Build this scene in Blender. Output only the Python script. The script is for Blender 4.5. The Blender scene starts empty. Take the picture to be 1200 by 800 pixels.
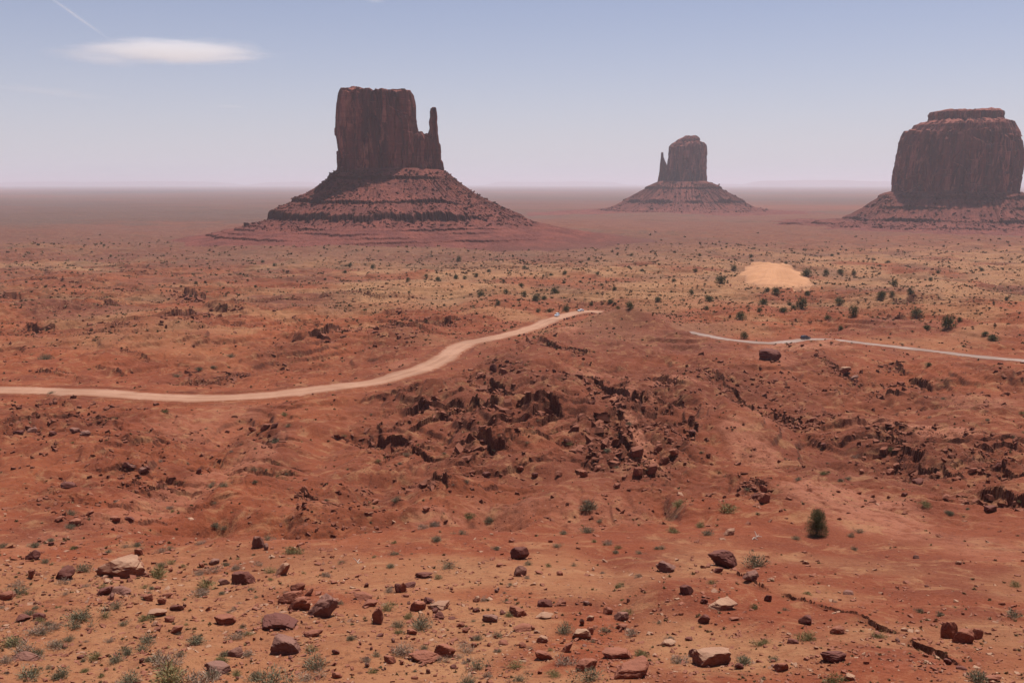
import bpy, bmesh, math, random
import numpy as np
from mathutils import Vector, Matrix

# ------------------------------------------------------------------ camera, world, sun, exposure
scene = bpy.context.scene
COL = scene.collection
F = 1150.0                       # focal length in pixels of a 1200 px wide frame
PITCH = math.radians(9.14)
cam_d = bpy.data.cameras.new("camera")
cam = bpy.data.objects.new("camera", cam_d)
COL.objects.link(cam)
cam.location = (0, 0, 0)
cam.rotation_euler = (math.pi / 2 - PITCH, 0, 0)
cam_d.sensor_fit = 'HORIZONTAL'
cam_d.sensor_width = 36.0
cam_d.lens = 36.0 * F / 1200.0
cam_d.clip_start = 0.5
cam_d.clip_end = 200000
scene.camera = cam

SUN_EL, SUN_AZ = math.radians(67.5), math.radians(32)     # azimuth: to the right of straight ahead
world = bpy.data.worlds.new("World")
scene.world = world
world.use_nodes = True
wn, wl = world.node_tree.nodes, world.node_tree.links
wn.clear()
w_out = wn.new('ShaderNodeOutputWorld')
w_bg = wn.new('ShaderNodeBackground')
w_sky = wn.new('ShaderNodeTexSky')
w_sky.sky_type = 'NISHITA'
w_sky.sun_disc = False
w_sky.sun_elevation = SUN_EL
w_sky.sun_rotation = SUN_AZ
w_sky.altitude = 1700
w_sky.air_density = 1.0
w_sky.dust_density = 1.6
w_sky.ozone_density = 2.0
w_bg.inputs['Strength'].default_value = 0.078
# dusty desert sky: a slight warm tint, and a pale dust layer thickening towards the horizon
w_tint = wn.new('ShaderNodeMix'); w_tint.data_type = 'RGBA'; w_tint.blend_type = 'MULTIPLY'
w_tint.inputs['Factor'].default_value = 1; w_tint.inputs[7].default_value = (1.20, 1.05, 1.09, 1)
wl.new(w_sky.outputs[0], w_tint.inputs[6])
w_tc = wn.new('ShaderNodeTexCoord'); w_sep = wn.new('ShaderNodeSeparateXYZ'); wl.new(w_tc.outputs['Generated'], w_sep.inputs[0])
w_abs = wn.new('ShaderNodeMath'); w_abs.operation = 'ABSOLUTE'; wl.new(w_sep.outputs[2], w_abs.inputs[0])
w_mul = wn.new('ShaderNodeMath'); w_mul.operation = 'MULTIPLY'; wl.new(w_abs.outputs[0], w_mul.inputs[0]); w_mul.inputs[1].default_value = -8.5
w_exp = wn.new('ShaderNodeMath'); w_exp.operation = 'EXPONENT'; wl.new(w_mul.outputs[0], w_exp.inputs[0])
w_dust = wn.new('ShaderNodeMix'); w_dust.data_type = 'RGBA'; wl.new(w_exp.outputs[0], w_dust.inputs['Factor'])
SKY_S = 0.078
w_dust.inputs[7].default_value = (.575 / SKY_S, .56 / SKY_S, .63 / SKY_S, 1)
wl.new(w_tint.outputs[2], w_dust.inputs[6])
wl.new(w_dust.outputs[2], w_bg.inputs['Color'])
wl.new(w_bg.outputs[0], w_out.inputs['Surface'])

sun_d = bpy.data.lights.new("sun", 'SUN')
sun_d.energy = 5.0
sun_d.angle = math.radians(0.53)
sun_d.color = (1.0, 0.955, 0.89)
sun = bpy.data.objects.new("sun", sun_d)
COL.objects.link(sun)
to_sun = Vector((math.sin(SUN_AZ) * math.cos(SUN_EL), math.cos(SUN_AZ) * math.cos(SUN_EL), math.sin(SUN_EL)))
sun.rotation_euler = to_sun.to_track_quat('Z', 'Y').to_euler()
sun.location = (0, 0, 400)

scene.view_settings.view_transform = 'Standard'
scene.view_settings.look = 'None'
scene.view_settings.gamma = 1
scene.view_settings.use_curve_mapping = False
scene.view_settings.exposure = 0.10
scene.cycles.volume_bounces = 3

rng = np.random.default_rng(7)
random.seed(7)

# ------------------------------------------------------------------ numpy noise
_G = np.random.default_rng(11)
_ang = _G.random((256, 256)) * 2 * np.pi
GX, GY = np.cos(_ang).astype(np.float32), np.sin(_ang).astype(np.float32)
VT = _G.random((256, 256)).astype(np.float32)

def gn(x, y, seed=0):
    """gradient noise, about -1..1"""
    x = np.asarray(x, dtype=np.float64) + seed * 37.31
    y = np.asarray(y, dtype=np.float64) + seed * 91.77
    x, y = np.broadcast_arrays(x, y)
    xi = np.floor(x); yi = np.floor(y)
    fx = (x - xi).astype(np.float32); fy = (y - yi).astype(np.float32)
    xi = xi.astype(np.int64); yi = yi.astype(np.int64)
    x0, x1, y0, y1 = xi & 255, (xi + 1) & 255, yi & 255, (yi + 1) & 255
    u = fx * fx * fx * (fx * (fx * 6 - 15) + 10); v = fy * fy * fy * (fy * (fy * 6 - 15) + 10)
    a = GX[y0, x0] * fx + GY[y0, x0] * fy
    b = GX[y0, x1] * (fx - 1) + GY[y0, x1] * fy
    c = GX[y1, x0] * fx + GY[y1, x0] * (fy - 1)
    d = GX[y1, x1] * (fx - 1) + GY[y1, x1] * (fy - 1)
    return ((a + (b - a) * u) * (1 - v) + (c + (d - c) * u) * v) * 1.5

def cell(x, y, seed=0):
    xi = (np.floor(x).astype(np.int64) + seed * 17) & 255
    yi = (np.floor(y).astype(np.int64) + seed * 53) & 255
    return VT[yi, xi]

def ss(a, b, x):
    t = np.clip((x - a) / (b - a), 0, 1)
    return t * t * (3 - 2 * t)

# ------------------------------------------------------------------ picture <-> world helpers (1200 x 800 photograph)
CP, SP = math.cos(PITCH), math.sin(PITCH)
def ray(px, py):
    cx, cy = (px - 600.0) / F, (400.0 - py) / F
    return cx, CP + cy * SP, -SP + cy * CP
def on_plane(px, py, Y):
    dx, dy, dz = ray(px, py)
    return dx / dy * Y, dz / dy * Y           # X, Z

_bt = np.array([(-400, -1.7), (0, -1.8), (3, -3), (10, -12), (25, -22), (40, -27), (60, -32.3), (85, -37.6), (110, -42.9),
    (140, -48.4), (190, -56.7), (250, -63.0), (330, -68), (440, -71.5), (560, -75.2), (700, -79.5), (950, -86.5), (1300, -93),
    (1800, -99), (3600, -107), (9000, -115), (90000, -120)], float)
_by = np.concatenate([np.linspace(-400, 0, 60)[:-1], np.linspace(0, 40, 200)[:-1], np.exp(np.linspace(math.log(40), math.log(90000), 3000))])
_bz = np.interp(_by, _bt[:, 0], _bt[:, 1])
_k = np.exp(-0.5 * (np.arange(-90, 91) / 32.0) ** 2); _k /= _k.sum()
_sm = np.convolve(np.pad(_bz[259:], 90, mode='edge'), _k, mode='valid')
_bw = ss(60, 90, _by[259:])
_bz[259:] = _bz[259:] * (1 - _bw) + _sm * _bw
def base(Y): return np.interp(Y, _by, _bz)
_tt = _bz[259:] / _by[259:]
_ty = _by[259:]
def base_at(px, py):
    dx, dy, dz = ray(px, py)
    t = dz / dy
    Y = float(np.interp(t, _tt, _ty))
    return dx / dy * Y, Y
def row_Y(py):
    dx, dy, dz = ray(600, py)
    return float(np.interp(dz / dy, _tt, _ty))

# ------------------------------------------------------------------ materials
def mat(name):
    m = bpy.data.materials.new(name); m.use_nodes = True
    nt = m.node_tree; nt.nodes.clear()
    o = nt.nodes.new('ShaderNodeOutputMaterial'); b = nt.nodes.new('ShaderNodeBsdfPrincipled')
    nt.links.new(b.outputs[0], o.inputs[0])
    b.inputs['Roughness'].default_value = 0.95
    if 'Specular IOR Level' in b.inputs: b.inputs['Specular IOR Level'].default_value = 0.15
    return m, nt, b
class N:
    """tiny node-graph helper"""
    def __init__(s, nt): s.nt = nt
    def lk(s, v, sock):
        if isinstance(v, bpy.types.NodeSocket): s.nt.links.new(v, sock)
        elif isinstance(v, (tuple, list)): sock.default_value = (*v, 1.0)[:4] if sock.type == 'RGBA' else v
        else: sock.default_value = v
    def pos(s): return s.nt.nodes.new('ShaderNodeNewGeometry').outputs['Position']
    def nrm(s): return s.nt.nodes.new('ShaderNodeNewGeometry').outputs['True Normal']
    def obj(s): return s.nt.nodes.new('ShaderNodeTexCoord').outputs['Object']
    def scale(s, v, k):
        n = s.nt.nodes.new('ShaderNodeMapping'); n.inputs['Scale'].default_value = k; s.nt.links.new(v, n.inputs['Vector']); return n.outputs[0]
    def noise(s, v, sc, det=4, rough=.55, dist=0):
        n = s.nt.nodes.new('ShaderNodeTexNoise'); s.nt.links.new(v, n.inputs['Vector'])
        n.inputs['Scale'].default_value = sc; n.inputs['Detail'].default_value = det; n.inputs['Roughness'].default_value = rough
        n.inputs['Distortion'].default_value = dist; return n.outputs['Fac']
    def voro(s, v, sc, feat='F1', out='Distance'):
        n = s.nt.nodes.new('ShaderNodeTexVoronoi'); n.feature = feat; s.nt.links.new(v, n.inputs['Vector']); n.inputs['Scale'].default_value = sc
        return n.outputs[out]
    def ramp(s, f, a, b, lo=0., hi=1.):
        n = s.nt.nodes.new('ShaderNodeMapRange'); n.interpolation_type = 'SMOOTHSTEP'
        s.lk(f, n.inputs['Value']); n.inputs['From Min'].default_value = a; n.inputs['From Max'].default_value = b
        n.inputs['To Min'].default_value = lo; n.inputs['To Max'].default_value = hi; return n.outputs[0]
    def mix(s, f, a, b, mode='MIX'):
        n = s.nt.nodes.new('ShaderNodeMix'); n.data_type = 'RGBA'; n.blend_type = mode; n.clamp_factor = True
        s.lk(f, n.inputs['Factor']); s.lk(a, n.inputs[6]); s.lk(b, n.inputs[7]); return n.outputs[2]
    def math(s, op, a, b=0.):
        n = s.nt.nodes.new('ShaderNodeMath'); n.operation = op; s.lk(a, n.inputs[0]); s.lk(b, n.inputs[1]); return n.outputs[0]
    def sep(s, v, i):
        n = s.nt.nodes.new('ShaderNodeSeparateXYZ'); s.nt.links.new(v, n.inputs[0]); return n.outputs[i]
    def attr(s, name):
        n = s.nt.nodes.new('ShaderNodeAttribute'); n.attribute_name = name; return n.outputs['Fac']
    def bump(s, h, dist, strength=1., normal=None):
        n = s.nt.nodes.new('ShaderNodeBump'); s.lk(h, n.inputs['Height']); n.inputs['Distance'].default_value = dist
        n.inputs['Strength'].default_value = strength
        if normal is not None: s.nt.links.new(normal, n.inputs['Normal'])
        return n.outputs[0]

RED = (0.199, 0.046, 0.018)
ORANGE = (0.257, 0.068, 0.026)
DEEP = (0.121, 0.025, 0.011)
PINK = (0.301, 0.096, 0.051)
TAN = (0.350, 0.175, 0.082)
DKRED = (0.068, 0.016, 0.009)
BROWN = (0.108, 0.042, 0.030)

M_ground, nt, b = mat("red_desert_ground"); g = N(nt); P = g.pos()
n1 = g.noise(P, .012, 5, .6); n2 = g.noise(P, .07, 5, .6); n3 = g.noise(P, .5, 5, .65); n4 = g.noise(P, 3.5, 4, .7)
c = g.mix(g.ramp(n1, .38, .64), RED, ORANGE)
c = g.mix(g.ramp(n2, .45, .66, 0, .75), c, DEEP)
c = g.mix(g.ramp(g.noise(g.scale(P, (1, 1, 4)), .16, 6, .65, .6), .58, .70, 0, .6), c, PINK)
c = g.mix(g.math('MULTIPLY', g.attr('sand'), g.ramp(n3, .25, .55, .55, 1.)), c, TAN)
c = g.mix(g.math('MULTIPLY', g.attr('deep'), g.ramp(n2, .25, .55, .6, .95)), c, (.140, .036, .018))
c = g.mix(g.math('MULTIPLY', g.attr('shale'), .85), c, BROWN)
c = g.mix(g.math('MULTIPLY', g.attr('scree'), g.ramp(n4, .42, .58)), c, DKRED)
veg = g.math('MULTIPLY', g.attr('veg'), g.math('MAXIMUM', g.ramp(g.noise(P, .30, 4, .85), .47, .60), g.ramp(g.noise(P, .02, 4, .7), .45, .62, 0, .9)))
c = g.mix(g.math('MULTIPLY', veg, .85), c, (.066, .046, .030))
c = g.mix(g.math('MULTIPLY', g.attr('far'), .9), c, (.052, .040, .034))
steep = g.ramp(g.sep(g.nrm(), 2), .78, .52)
c = g.mix(g.math('MULTIPLY', steep, .88), c, (.085, .026, .016))  # dark rock of steep faces, deepened further to paint in the ledge shade
c = g.mix(g.math('MULTIPLY', g.attr('pale'), g.ramp(g.noise(g.scale(P, (1, 1, 3)), .35, 5, .7), .30, .55)), c, (.33, .125, .072))
c = g.mix(g.ramp(g.noise(P, .18, 6, .75, .8), .50, .66, 0, .55), c, TAN)
c = g.mix(g.ramp(g.noise(P, .11, 6, .75, .5), .56, .70, 0, .6), c, (.125, .035, .018))
c = g.mix(g.ramp(n4, .40, .75, 0, .35), c, (.38, .14, .072))
c = g.mix(g.ramp(g.noise(P, .9, 4, .8), .52, .72, 0, .45), c, DEEP)
c = g.mix(g.ramp(g.voro(P, 2.2), .16, .06, 0, .55), c, g.mix(g.noise(P, 1.7), (.10, .03, .018), (.38, .155, .095)))
pat = g.ramp(g.noise(P, .045, 3, .6), .38, .60)
c = g.mix(g.math('MULTIPLY', g.ramp(g.voro(P, .75), .20, .10, 0, .8), pat), c, (.085, .026, .016))
c = g.mix(g.math('MULTIPLY', g.ramp(g.noise(P, 1.1, 3, .75), .56, .66, 0, .55), pat), c, (.11, .034, .02))
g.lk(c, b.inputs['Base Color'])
hh = g.math('ADD', g.math('MULTIPLY', n3, .5), g.math('MULTIPLY', n4, .16))
hh = g.math('ADD', hh, g.math('MULTIPLY', g.ramp(g.voro(P, 2.2), .2, .0), .07))
g.lk(g.bump(hh, .8, 1.), b.inputs['Normal'])

def rock_mat(name, ca, cb, ctop, sc=1.0, dark=DKRED):
    m, nt, b = mat(name); g = N(nt); P = g.obj(); W = g.pos()
    c = g.mix(g.ramp(g.noise(P, 1.3 * sc, 5, .65), .35, .65), ca, cb)
    c = g.mix(g.ramp(g.noise(g.scale(P, (1, 1, 5)), 1.6 * sc, 5, .6), .52, .68, 0, .55), c, dark)
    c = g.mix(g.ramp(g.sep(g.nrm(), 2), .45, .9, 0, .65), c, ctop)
    c = g.mix(g.ramp(g.noise(W, .23, 2), .4, .6, 0, .3), c, (.20, .07, .045))
    g.lk(c, b.inputs['Base Color'])
    h = g.math('ADD', g.noise(P, 5 * sc, 6, .65), g.math('MULTIPLY', g.noise(g.scale(P, (1, 1, 6)), 3 * sc, 4, .6), .7))
    g.lk(g.bump(h, .08 / sc, .9), b.inputs['Normal'])
    return m
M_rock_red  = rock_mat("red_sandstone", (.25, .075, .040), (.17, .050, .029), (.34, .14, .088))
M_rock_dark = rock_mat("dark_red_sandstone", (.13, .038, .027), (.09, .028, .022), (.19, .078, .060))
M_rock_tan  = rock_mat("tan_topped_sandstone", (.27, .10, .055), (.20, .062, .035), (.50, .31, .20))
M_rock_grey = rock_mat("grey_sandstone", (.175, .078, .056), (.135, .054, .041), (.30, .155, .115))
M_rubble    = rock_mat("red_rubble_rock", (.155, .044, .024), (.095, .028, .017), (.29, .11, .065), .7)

def cliff_mat(name, lite, mid, dark, vs=1.0):
    m, nt, b = mat(name); g = N(nt); P = g.pos()
    streak = g.noise(g.scale(P, (1, 1, .14)), .045 * vs, 7, .72)
    c = g.mix(g.ramp(streak, .38, .62), mid, dark)
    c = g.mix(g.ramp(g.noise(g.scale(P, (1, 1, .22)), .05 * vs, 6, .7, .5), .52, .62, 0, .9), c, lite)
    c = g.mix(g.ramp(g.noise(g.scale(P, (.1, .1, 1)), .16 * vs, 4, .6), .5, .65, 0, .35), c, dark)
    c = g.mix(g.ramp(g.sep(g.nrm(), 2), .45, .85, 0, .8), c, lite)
    g.lk(c, b.inputs['Base Color'])
    h = g.math('ADD', g.noise(g.scale(P, (1, 1, .3)), .25 * vs, 6, .65), g.math('MULTIPLY', g.noise(P, .9 * vs, 4, .6), .3))
    g.lk(g.bump(h, 3.0 / vs, .8), b.inputs['Normal'])
    return m
M_cliff = cliff_mat("butte_cliff_sandstone", (.36, .12, .085), (.19, .048, .036), (.070, .019, .020))
def talus_mat(name):
    m, nt, b = mat(name); g = N(nt); P = g.pos()
    c = g.mix(g.ramp(g.noise(P, .03, 5, .65), .38, .62), (.215, .062, .043), (.135, .038, .030))
    c = g.mix(g.ramp(g.noise(P, .30, 4, .8), .5, .68, 0, .65), c, (.27, .105, .078))
    c = g.mix(g.ramp(g.noise(P, .22, 3, .8), .40, .30, 0, .7), c, (.085, .028, .02))
    c = g.mix(g.ramp(g.noise(g.scale(P, (.03, .03, 1)), .35, 4, .7), .48, .62, 0, .5), c, (.13, .038, .026))
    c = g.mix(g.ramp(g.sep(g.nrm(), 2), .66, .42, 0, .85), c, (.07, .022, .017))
    c = g.mix(g.attr('veg'), c, g.mix(g.ramp(g.noise(P, .012, 5, .6), .38, .64), (.115, .046, .032), (.125, .054, .037)))
    g.lk(c, b.inputs['Base Color'])
    h = g.math('ADD', g.noise(P, .35, 5, .7), g.math('MULTIPLY', g.noise(P, 1.2, 3, .6), .3))
    g.lk(g.bump(h, 2.5, .8), b.inputs['Normal'])
    return m
M_talus = talus_mat("butte_talus_shale")

def road_mat(name, ca, cb):
    m, nt, b = mat(name); g = N(nt); P = g.pos()
    c = g.mix(g.ramp(g.noise(P, .09, 5, .6), .35, .65), ca, cb)
    c = g.mix(g.ramp(g.noise(P, .6, 4, .6), .5, .7, 0, .4), c, tuple(k * .82 for k in ca))
    tr = g.attr('track')
    c = g.mix(g.math('MULTIPLY', g.attr('verge'), g.ramp(g.noise(P, .30, 5, .8), .36, .50)), c, (.23, .075, .036))
    c = g.mix(g.ramp(g.noise(P, .03, 3, .6), .45, .62, 0, .45), c, tuple(k * .72 for k in ca))
    c = g.mix(g.math('MULTIPLY', tr, .45), c, tuple(min(1, k * 1.22) for k in cb))
    g.lk(c, b.inputs['Base Color'])
    g.lk(g.bump(g.noise(P, 2., 4, .6), .08, .7), b.inputs['Normal'])
    return m
M_road_a = road_mat("graded_dirt_road", (.33, .165, .10), (.40, .215, .138))
M_road_b = road_mat("pale_gravel_road", (.27, .175, .135), (.33, .235, .195))

def leaf_mat(name, ca, cb):
    m, nt, b = mat(name); g = N(nt); P = g.obj()
    c = g.mix(g.noise(P, 6, 3, .7), ca, cb)
    oi = nt.nodes.new('ShaderNodeObjectInfo').outputs['Random']
    c = g.mix(g.ramp(oi, 0, 1, 0, .35), c, tuple(k * 1.5 for k in cb))
    g.lk(c, b.inputs['Base Color']); b.inputs['Roughness'].default_value = .8
    return m
M_shrub = {'grey': leaf_mat("grey_green_leaves", (.20, .165, .105), (.13, .12, .07)),
           'yellow': leaf_mat("yellow_green_leaves", (.25, .205, .085), (.165, .14, .06)),
           'dry': leaf_mat("dry_grey_twigs", (.33, .24, .17), (.22, .155, .11)),
           'green': leaf_mat("bright_green_leaves", (.135, .14, .05), (.09, .095, .035))}
M_juniper = leaf_mat("juniper_needles", (.105, .11, .038), (.055, .062, .024))
M_bark, nt, b = mat("juniper_bark"); g = N(nt)
g.lk(g.mix(g.noise(g.scale(g.obj(), (6, 6, 1)), 3), (.16, .10, .07), (.09, .06, .045)), b.inputs['Base Color'])
M_wood, nt, b = mat("bleached_wood"); g = N(nt)
g.lk(g.mix(g.noise(g.scale(g.obj(), (1, 8, 8)), 4), (.58, .46, .38), (.38, .28, .22)), b.inputs['Base Color'])

# ------------------------------------------------------------------ object helpers
def tag(o, label=None, cat=None, group=None, kind=None):
    if label: o['label'] = label
    if cat: o['category'] = cat
    if group: o['group'] = group
    if kind: o['kind'] = kind
    return o
def link_mesh(name, me, parent=None, material=None):
    if material is not None and not me.materials: me.materials.append(material)
    o = bpy.data.objects.new(name, me); COL.objects.link(o)
    if parent: o.parent = parent
    return o
def np_mesh(name, V, Fc, smooth=False):
    """V (n,3), Fc (m,k) with k = 3 or 4"""
    me = bpy.data.meshes.new(name)
    V = np.ascontiguousarray(V, dtype=np.float32); Fc = np.ascontiguousarray(Fc, dtype=np.int32)
    m, k = Fc.shape
    me.vertices.add(len(V)); me.vertices.foreach_set('co', V.ravel())
    me.loops.add(m * k); me.loops.foreach_set('vertex_index', Fc.ravel())
    me.polygons.add(m)
    me.polygons.foreach_set('loop_start', np.arange(0, m * k, k, dtype=np.int32))
    me.polygons.foreach_set('loop_total', np.full(m, k, dtype=np.int32))
    me.polygons.foreach_set('use_smooth', np.full(m, smooth, dtype=bool))
    me.update(calc_edges=True)
    return me
def grid_faces(nr, nc, wrap=False):
    r = np.arange(nr - 1)[:, None]; c_ = np.arange(nc if wrap else nc - 1)[None, :]
    c2 = (c_ + 1) % nc
    return np.stack([r * nc + c_, r * nc + c2, (r + 1) * nc + c2, (r + 1) * nc + c_], -1).reshape(-1, 4)
def fattr(me, name, arr):
    a = me.attributes.new(name, 'FLOAT', 'POINT'); a.data.foreach_set('value', np.ascontiguousarray(arr, dtype=np.float32).ravel())
def empty(name, loc, rz=0):
    o = bpy.data.objects.new(name, None); COL.objects.link(o); o.location = loc; o.rotation_euler = (0, 0, rz); return o
def copy_tree(o, parent=None):
    c_ = o.copy(); COL.objects.link(c_)
    if parent: c_.parent = parent
    for ch in list(o.children): copy_tree(ch, c_)
    return c_

# ------------------------------------------------------------------ terrain
def line_px(pts, n=None, smooth=False):
    w = np.array([base_at(*p) for p in pts])
    if smooth and len(w) > 2:
        t = np.arange(len(w)); out = []
        P_ = np.vstack([2 * w[0] - w[1], w, 2 * w[-1] - w[-2]])
        for i in range(len(w) - 1):
            p0, p1, p2, p3 = P_[i:i + 4]
            for s in np.linspace(0, 1, 14, endpoint=False):
                out.append(.5 * ((2 * p1) + (-p0 + p2) * s + (2 * p0 - 5 * p1 + 4 * p2 - p3) * s * s + (-p0 + 3 * p1 - 3 * p2 + p3) * s ** 3))
        out.append(w[-1]); w = np.array(out)
    return w

ROAD_A = line_px([(-160, 450), (-70, 454), (20, 458), (100, 461), (170, 465), (235, 468), (300, 466), (350, 461), (430, 450), (480, 436), (518, 422),
                  (545, 405), (590, 393), (625, 384), (650, 374), (672, 367), (690, 364), (712, 365.5)], smooth=True)
ROAD_MID = np.array([ROAD_A[-1], ROAD_A[-1] + (14, -6), base_at(775, 376), base_at(800, 385)])
ROAD_B = np.vstack([ROAD_A[-1][None], [[ROAD_A[-1][0] + 25, ROAD_A[-1][1] - 12]], line_px([(772, 378), (800, 388), (830, 393.5), (860, 398), (905, 401.5), (930, 399), (948, 396.5), (975, 398),
                  (1010, 402.5), (1060, 408.5), (1130, 415.5), (1200, 421), (1280, 427), (1400, 436)])])
def resample(w, step):
    # Catmull-Rom through w then even spacing
    d = np.r_[0, np.cumsum(np.hypot(*np.diff(w, axis=0).T))]
    n = max(2, int(d[-1] / step)); s = np.linspace(0, d[-1], n)
    x = np.interp(s, d, w[:, 0]); y = np.interp(s, d, w[:, 1])
    k = np.hanning(15); k /= k.sum()
    xs = np.convolve(np.pad(x, 7, mode='reflect', reflect_type='odd'), k, 'valid'); ys = np.convolve(np.pad(y, 7, mode='reflect', reflect_type='odd'), k, 'valid')
    return np.c_[xs, ys]
ROAD_A, ROAD_B = resample(ROAD_A, 2.0), resample(ROAD_B, 2.0)

def seg_dist(X, Y, w):
    """signed distance (left of travel positive), arc fraction, distance outside the ends"""
    best = np.full(X.shape, 1e9); sg = np.ones(X.shape); fr = np.zeros(X.shape)
    L = np.r_[0, np.cumsum(np.hypot(*np.diff(w, axis=0).T))]
    for i in range(len(w) - 1):
        ax, ay = w[i]; bx, by_ = w[i + 1]; dx, dy = bx - ax, by_ - ay; l2 = dx * dx + dy * dy + 1e-9
        t = ((X - ax) * dx + (Y - ay) * dy) / l2; tc = np.clip(t, 0, 1)
        d = np.hypot(X - ax - tc * dx, Y - ay - tc * dy)
        m = d < best
        best = np.where(m, d, best); sg = np.where(m, np.sign(dx * (Y - ay) - dy * (X - ax)), sg)
        fr = np.where(m, (L[i] + tc * math.sqrt(l2)) / L[-1], fr)
    return best, sg, fr

# ledges drawn over the photograph, left to right with the raised rock on the far side: points, height m, decay m
LEDGES = [
 ([(627,404),(645,411),(659,415),(676,418),(692,424)], 3.4, 30),
 ([(571,458),(596,465),(612,466),(624,471)], 3.0, 22), ([(618,474),(632,479),(644,480)], 2.8, 16),
 ([(474,485),(495,482),(512,483),(530,483),(545,487)], 2.6, 24), ([(536,494),(562,496),(580,503),(594,506)], 3.2, 20),
 ([(436,499),(452,510),(460,513),(489,513)], 3.0, 26), ([(460,520),(500,529),(522,532)], 1.6, 18),
 ([(604,504),(622,509),(645,508),(664,515)], 3.2, 22), ([(535,526),(552,532),(575,537),(594,544)], 3.2, 20),
 ([(500,555),(512,563),(528,577)], 2.2, 14),
 ([(690,443),(708,462),(736,472),(748,497),(727,521),(729,558)], 3.2, 16),
 ([(764,444),(785,451),(799,466)], 3.0, 18), ([(745,497),(772,500),(790,505)], 1.2, 8),
 ([(783,508),(806,520),(818,532)], 2.2, 12), ([(726,464),(740,463)], 1.5, 8),
 ([(730,542),(760,560),(790,568)], 1.2, 10),
 ([(816,436),(842,447),(860,462),(880,472),(905,484),(935,500),(960,515),(985,520)], 2.0, 20),
 ([(1062,444),(1080,446),(1097,453)], 3.4, 18), ([(1040,456),(1054,463)], 3.4, 12), ([(1050,430),(1062,440)], 2.2, 12),
 ([(1098,476),(1118,478),(1135,484)], 1.8, 14), ([(1140,536),(1165,536),(1198,530)], 1.8, 14),
 ([(1010,520),(1042,518),(1062,534),(1085,548),(1115,558),(1130,566)], 2.2, 14),
 ([(1130,575),(1165,580),(1205,590),(1260,606)], 2.6, 14), ([(1165,558),(1195,566),(1240,575)], 1.8, 10),
 ([(886,572),(894,590)], 1.2, 6), ([(1000,470),(1030,476),(1060,492)], 1.0, 10), ([(960,430),(985,438),(1002,448)], 1.2, 12),
 ([(450,379),(478,384),(492,381),(520,377),(552,376)], 3.2, 40), ([(448,367),(480,364),(510,364)], 2.5, 30),
 ([(186,382),(208,380),(222,374),(236,370)], 5.0, 40), ([(205,344),(226,346),(240,352)], 4.5, 35),
 ([(355,405),(378,402),(401,396)], 4.2, 40), ([(255,366),(282,364)], 3.5, 30), ([(26,384),(50,386),(66,388)], 3.5, 40),
 ([(120,358),(150,357)], 3.5, 40), ([(60,364),(130,350),(190,352)], 1.5, 50), ([(80,400),(140,385),(160,390)], 1.2, 30),
 ([(201,452),(225,446),(250,444),(275,432),(292,426)], 1.6, 20), ([(262,387),(292,385)], 2.2, 30),
 ([(45,436),(62,440),(80,436)], 1.6, 18), ([(140,417),(180,424)], .9, 25),
 ([(1043,354),(1075,352),(1106,353)], 2.8, 40), ([(1034,382),(1062,385)], 3.5, 20), ([(1120,362),(1160,366)], 2, 30),
 ([(250,362),(330,352),(420,350)], 1.8, 60), ([(0,334),(60,333),(130,334)], 3, 70), ([(0,348),(40,350)], 3, 60),
 ([(130,322),(220,321),(330,323)], 2.2, 80), ([(500,312),(600,314),(700,311)], 2.5, 80), ([(0,316),(90,313),(150,307)], 2.5, 80),
 ([(400,345),(440,352),(500,350)], 2., 40),
 ([(898,697),(932,703),(950,715),(1000,722),(1025,736),(1062,750)], .30, 8), ([(1060,752),(1100,770),(1130,790)], .2, 6),
 ([(860,672),(880,688),(905,700)], .35, 6),
 ([(0,497),(40,502),(55,505)], 1.0, 14), ([(100,497),(125,500)], 1.0, 10), ([(145,565),(180,566),(198,560)], 1.0, 12), ([(70,572),(92,570)], 1.0, 10),
 ([(112,430),(150,432)], .8, 20),
 ([(350,570),(372,580)], .9, 10),
]
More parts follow.
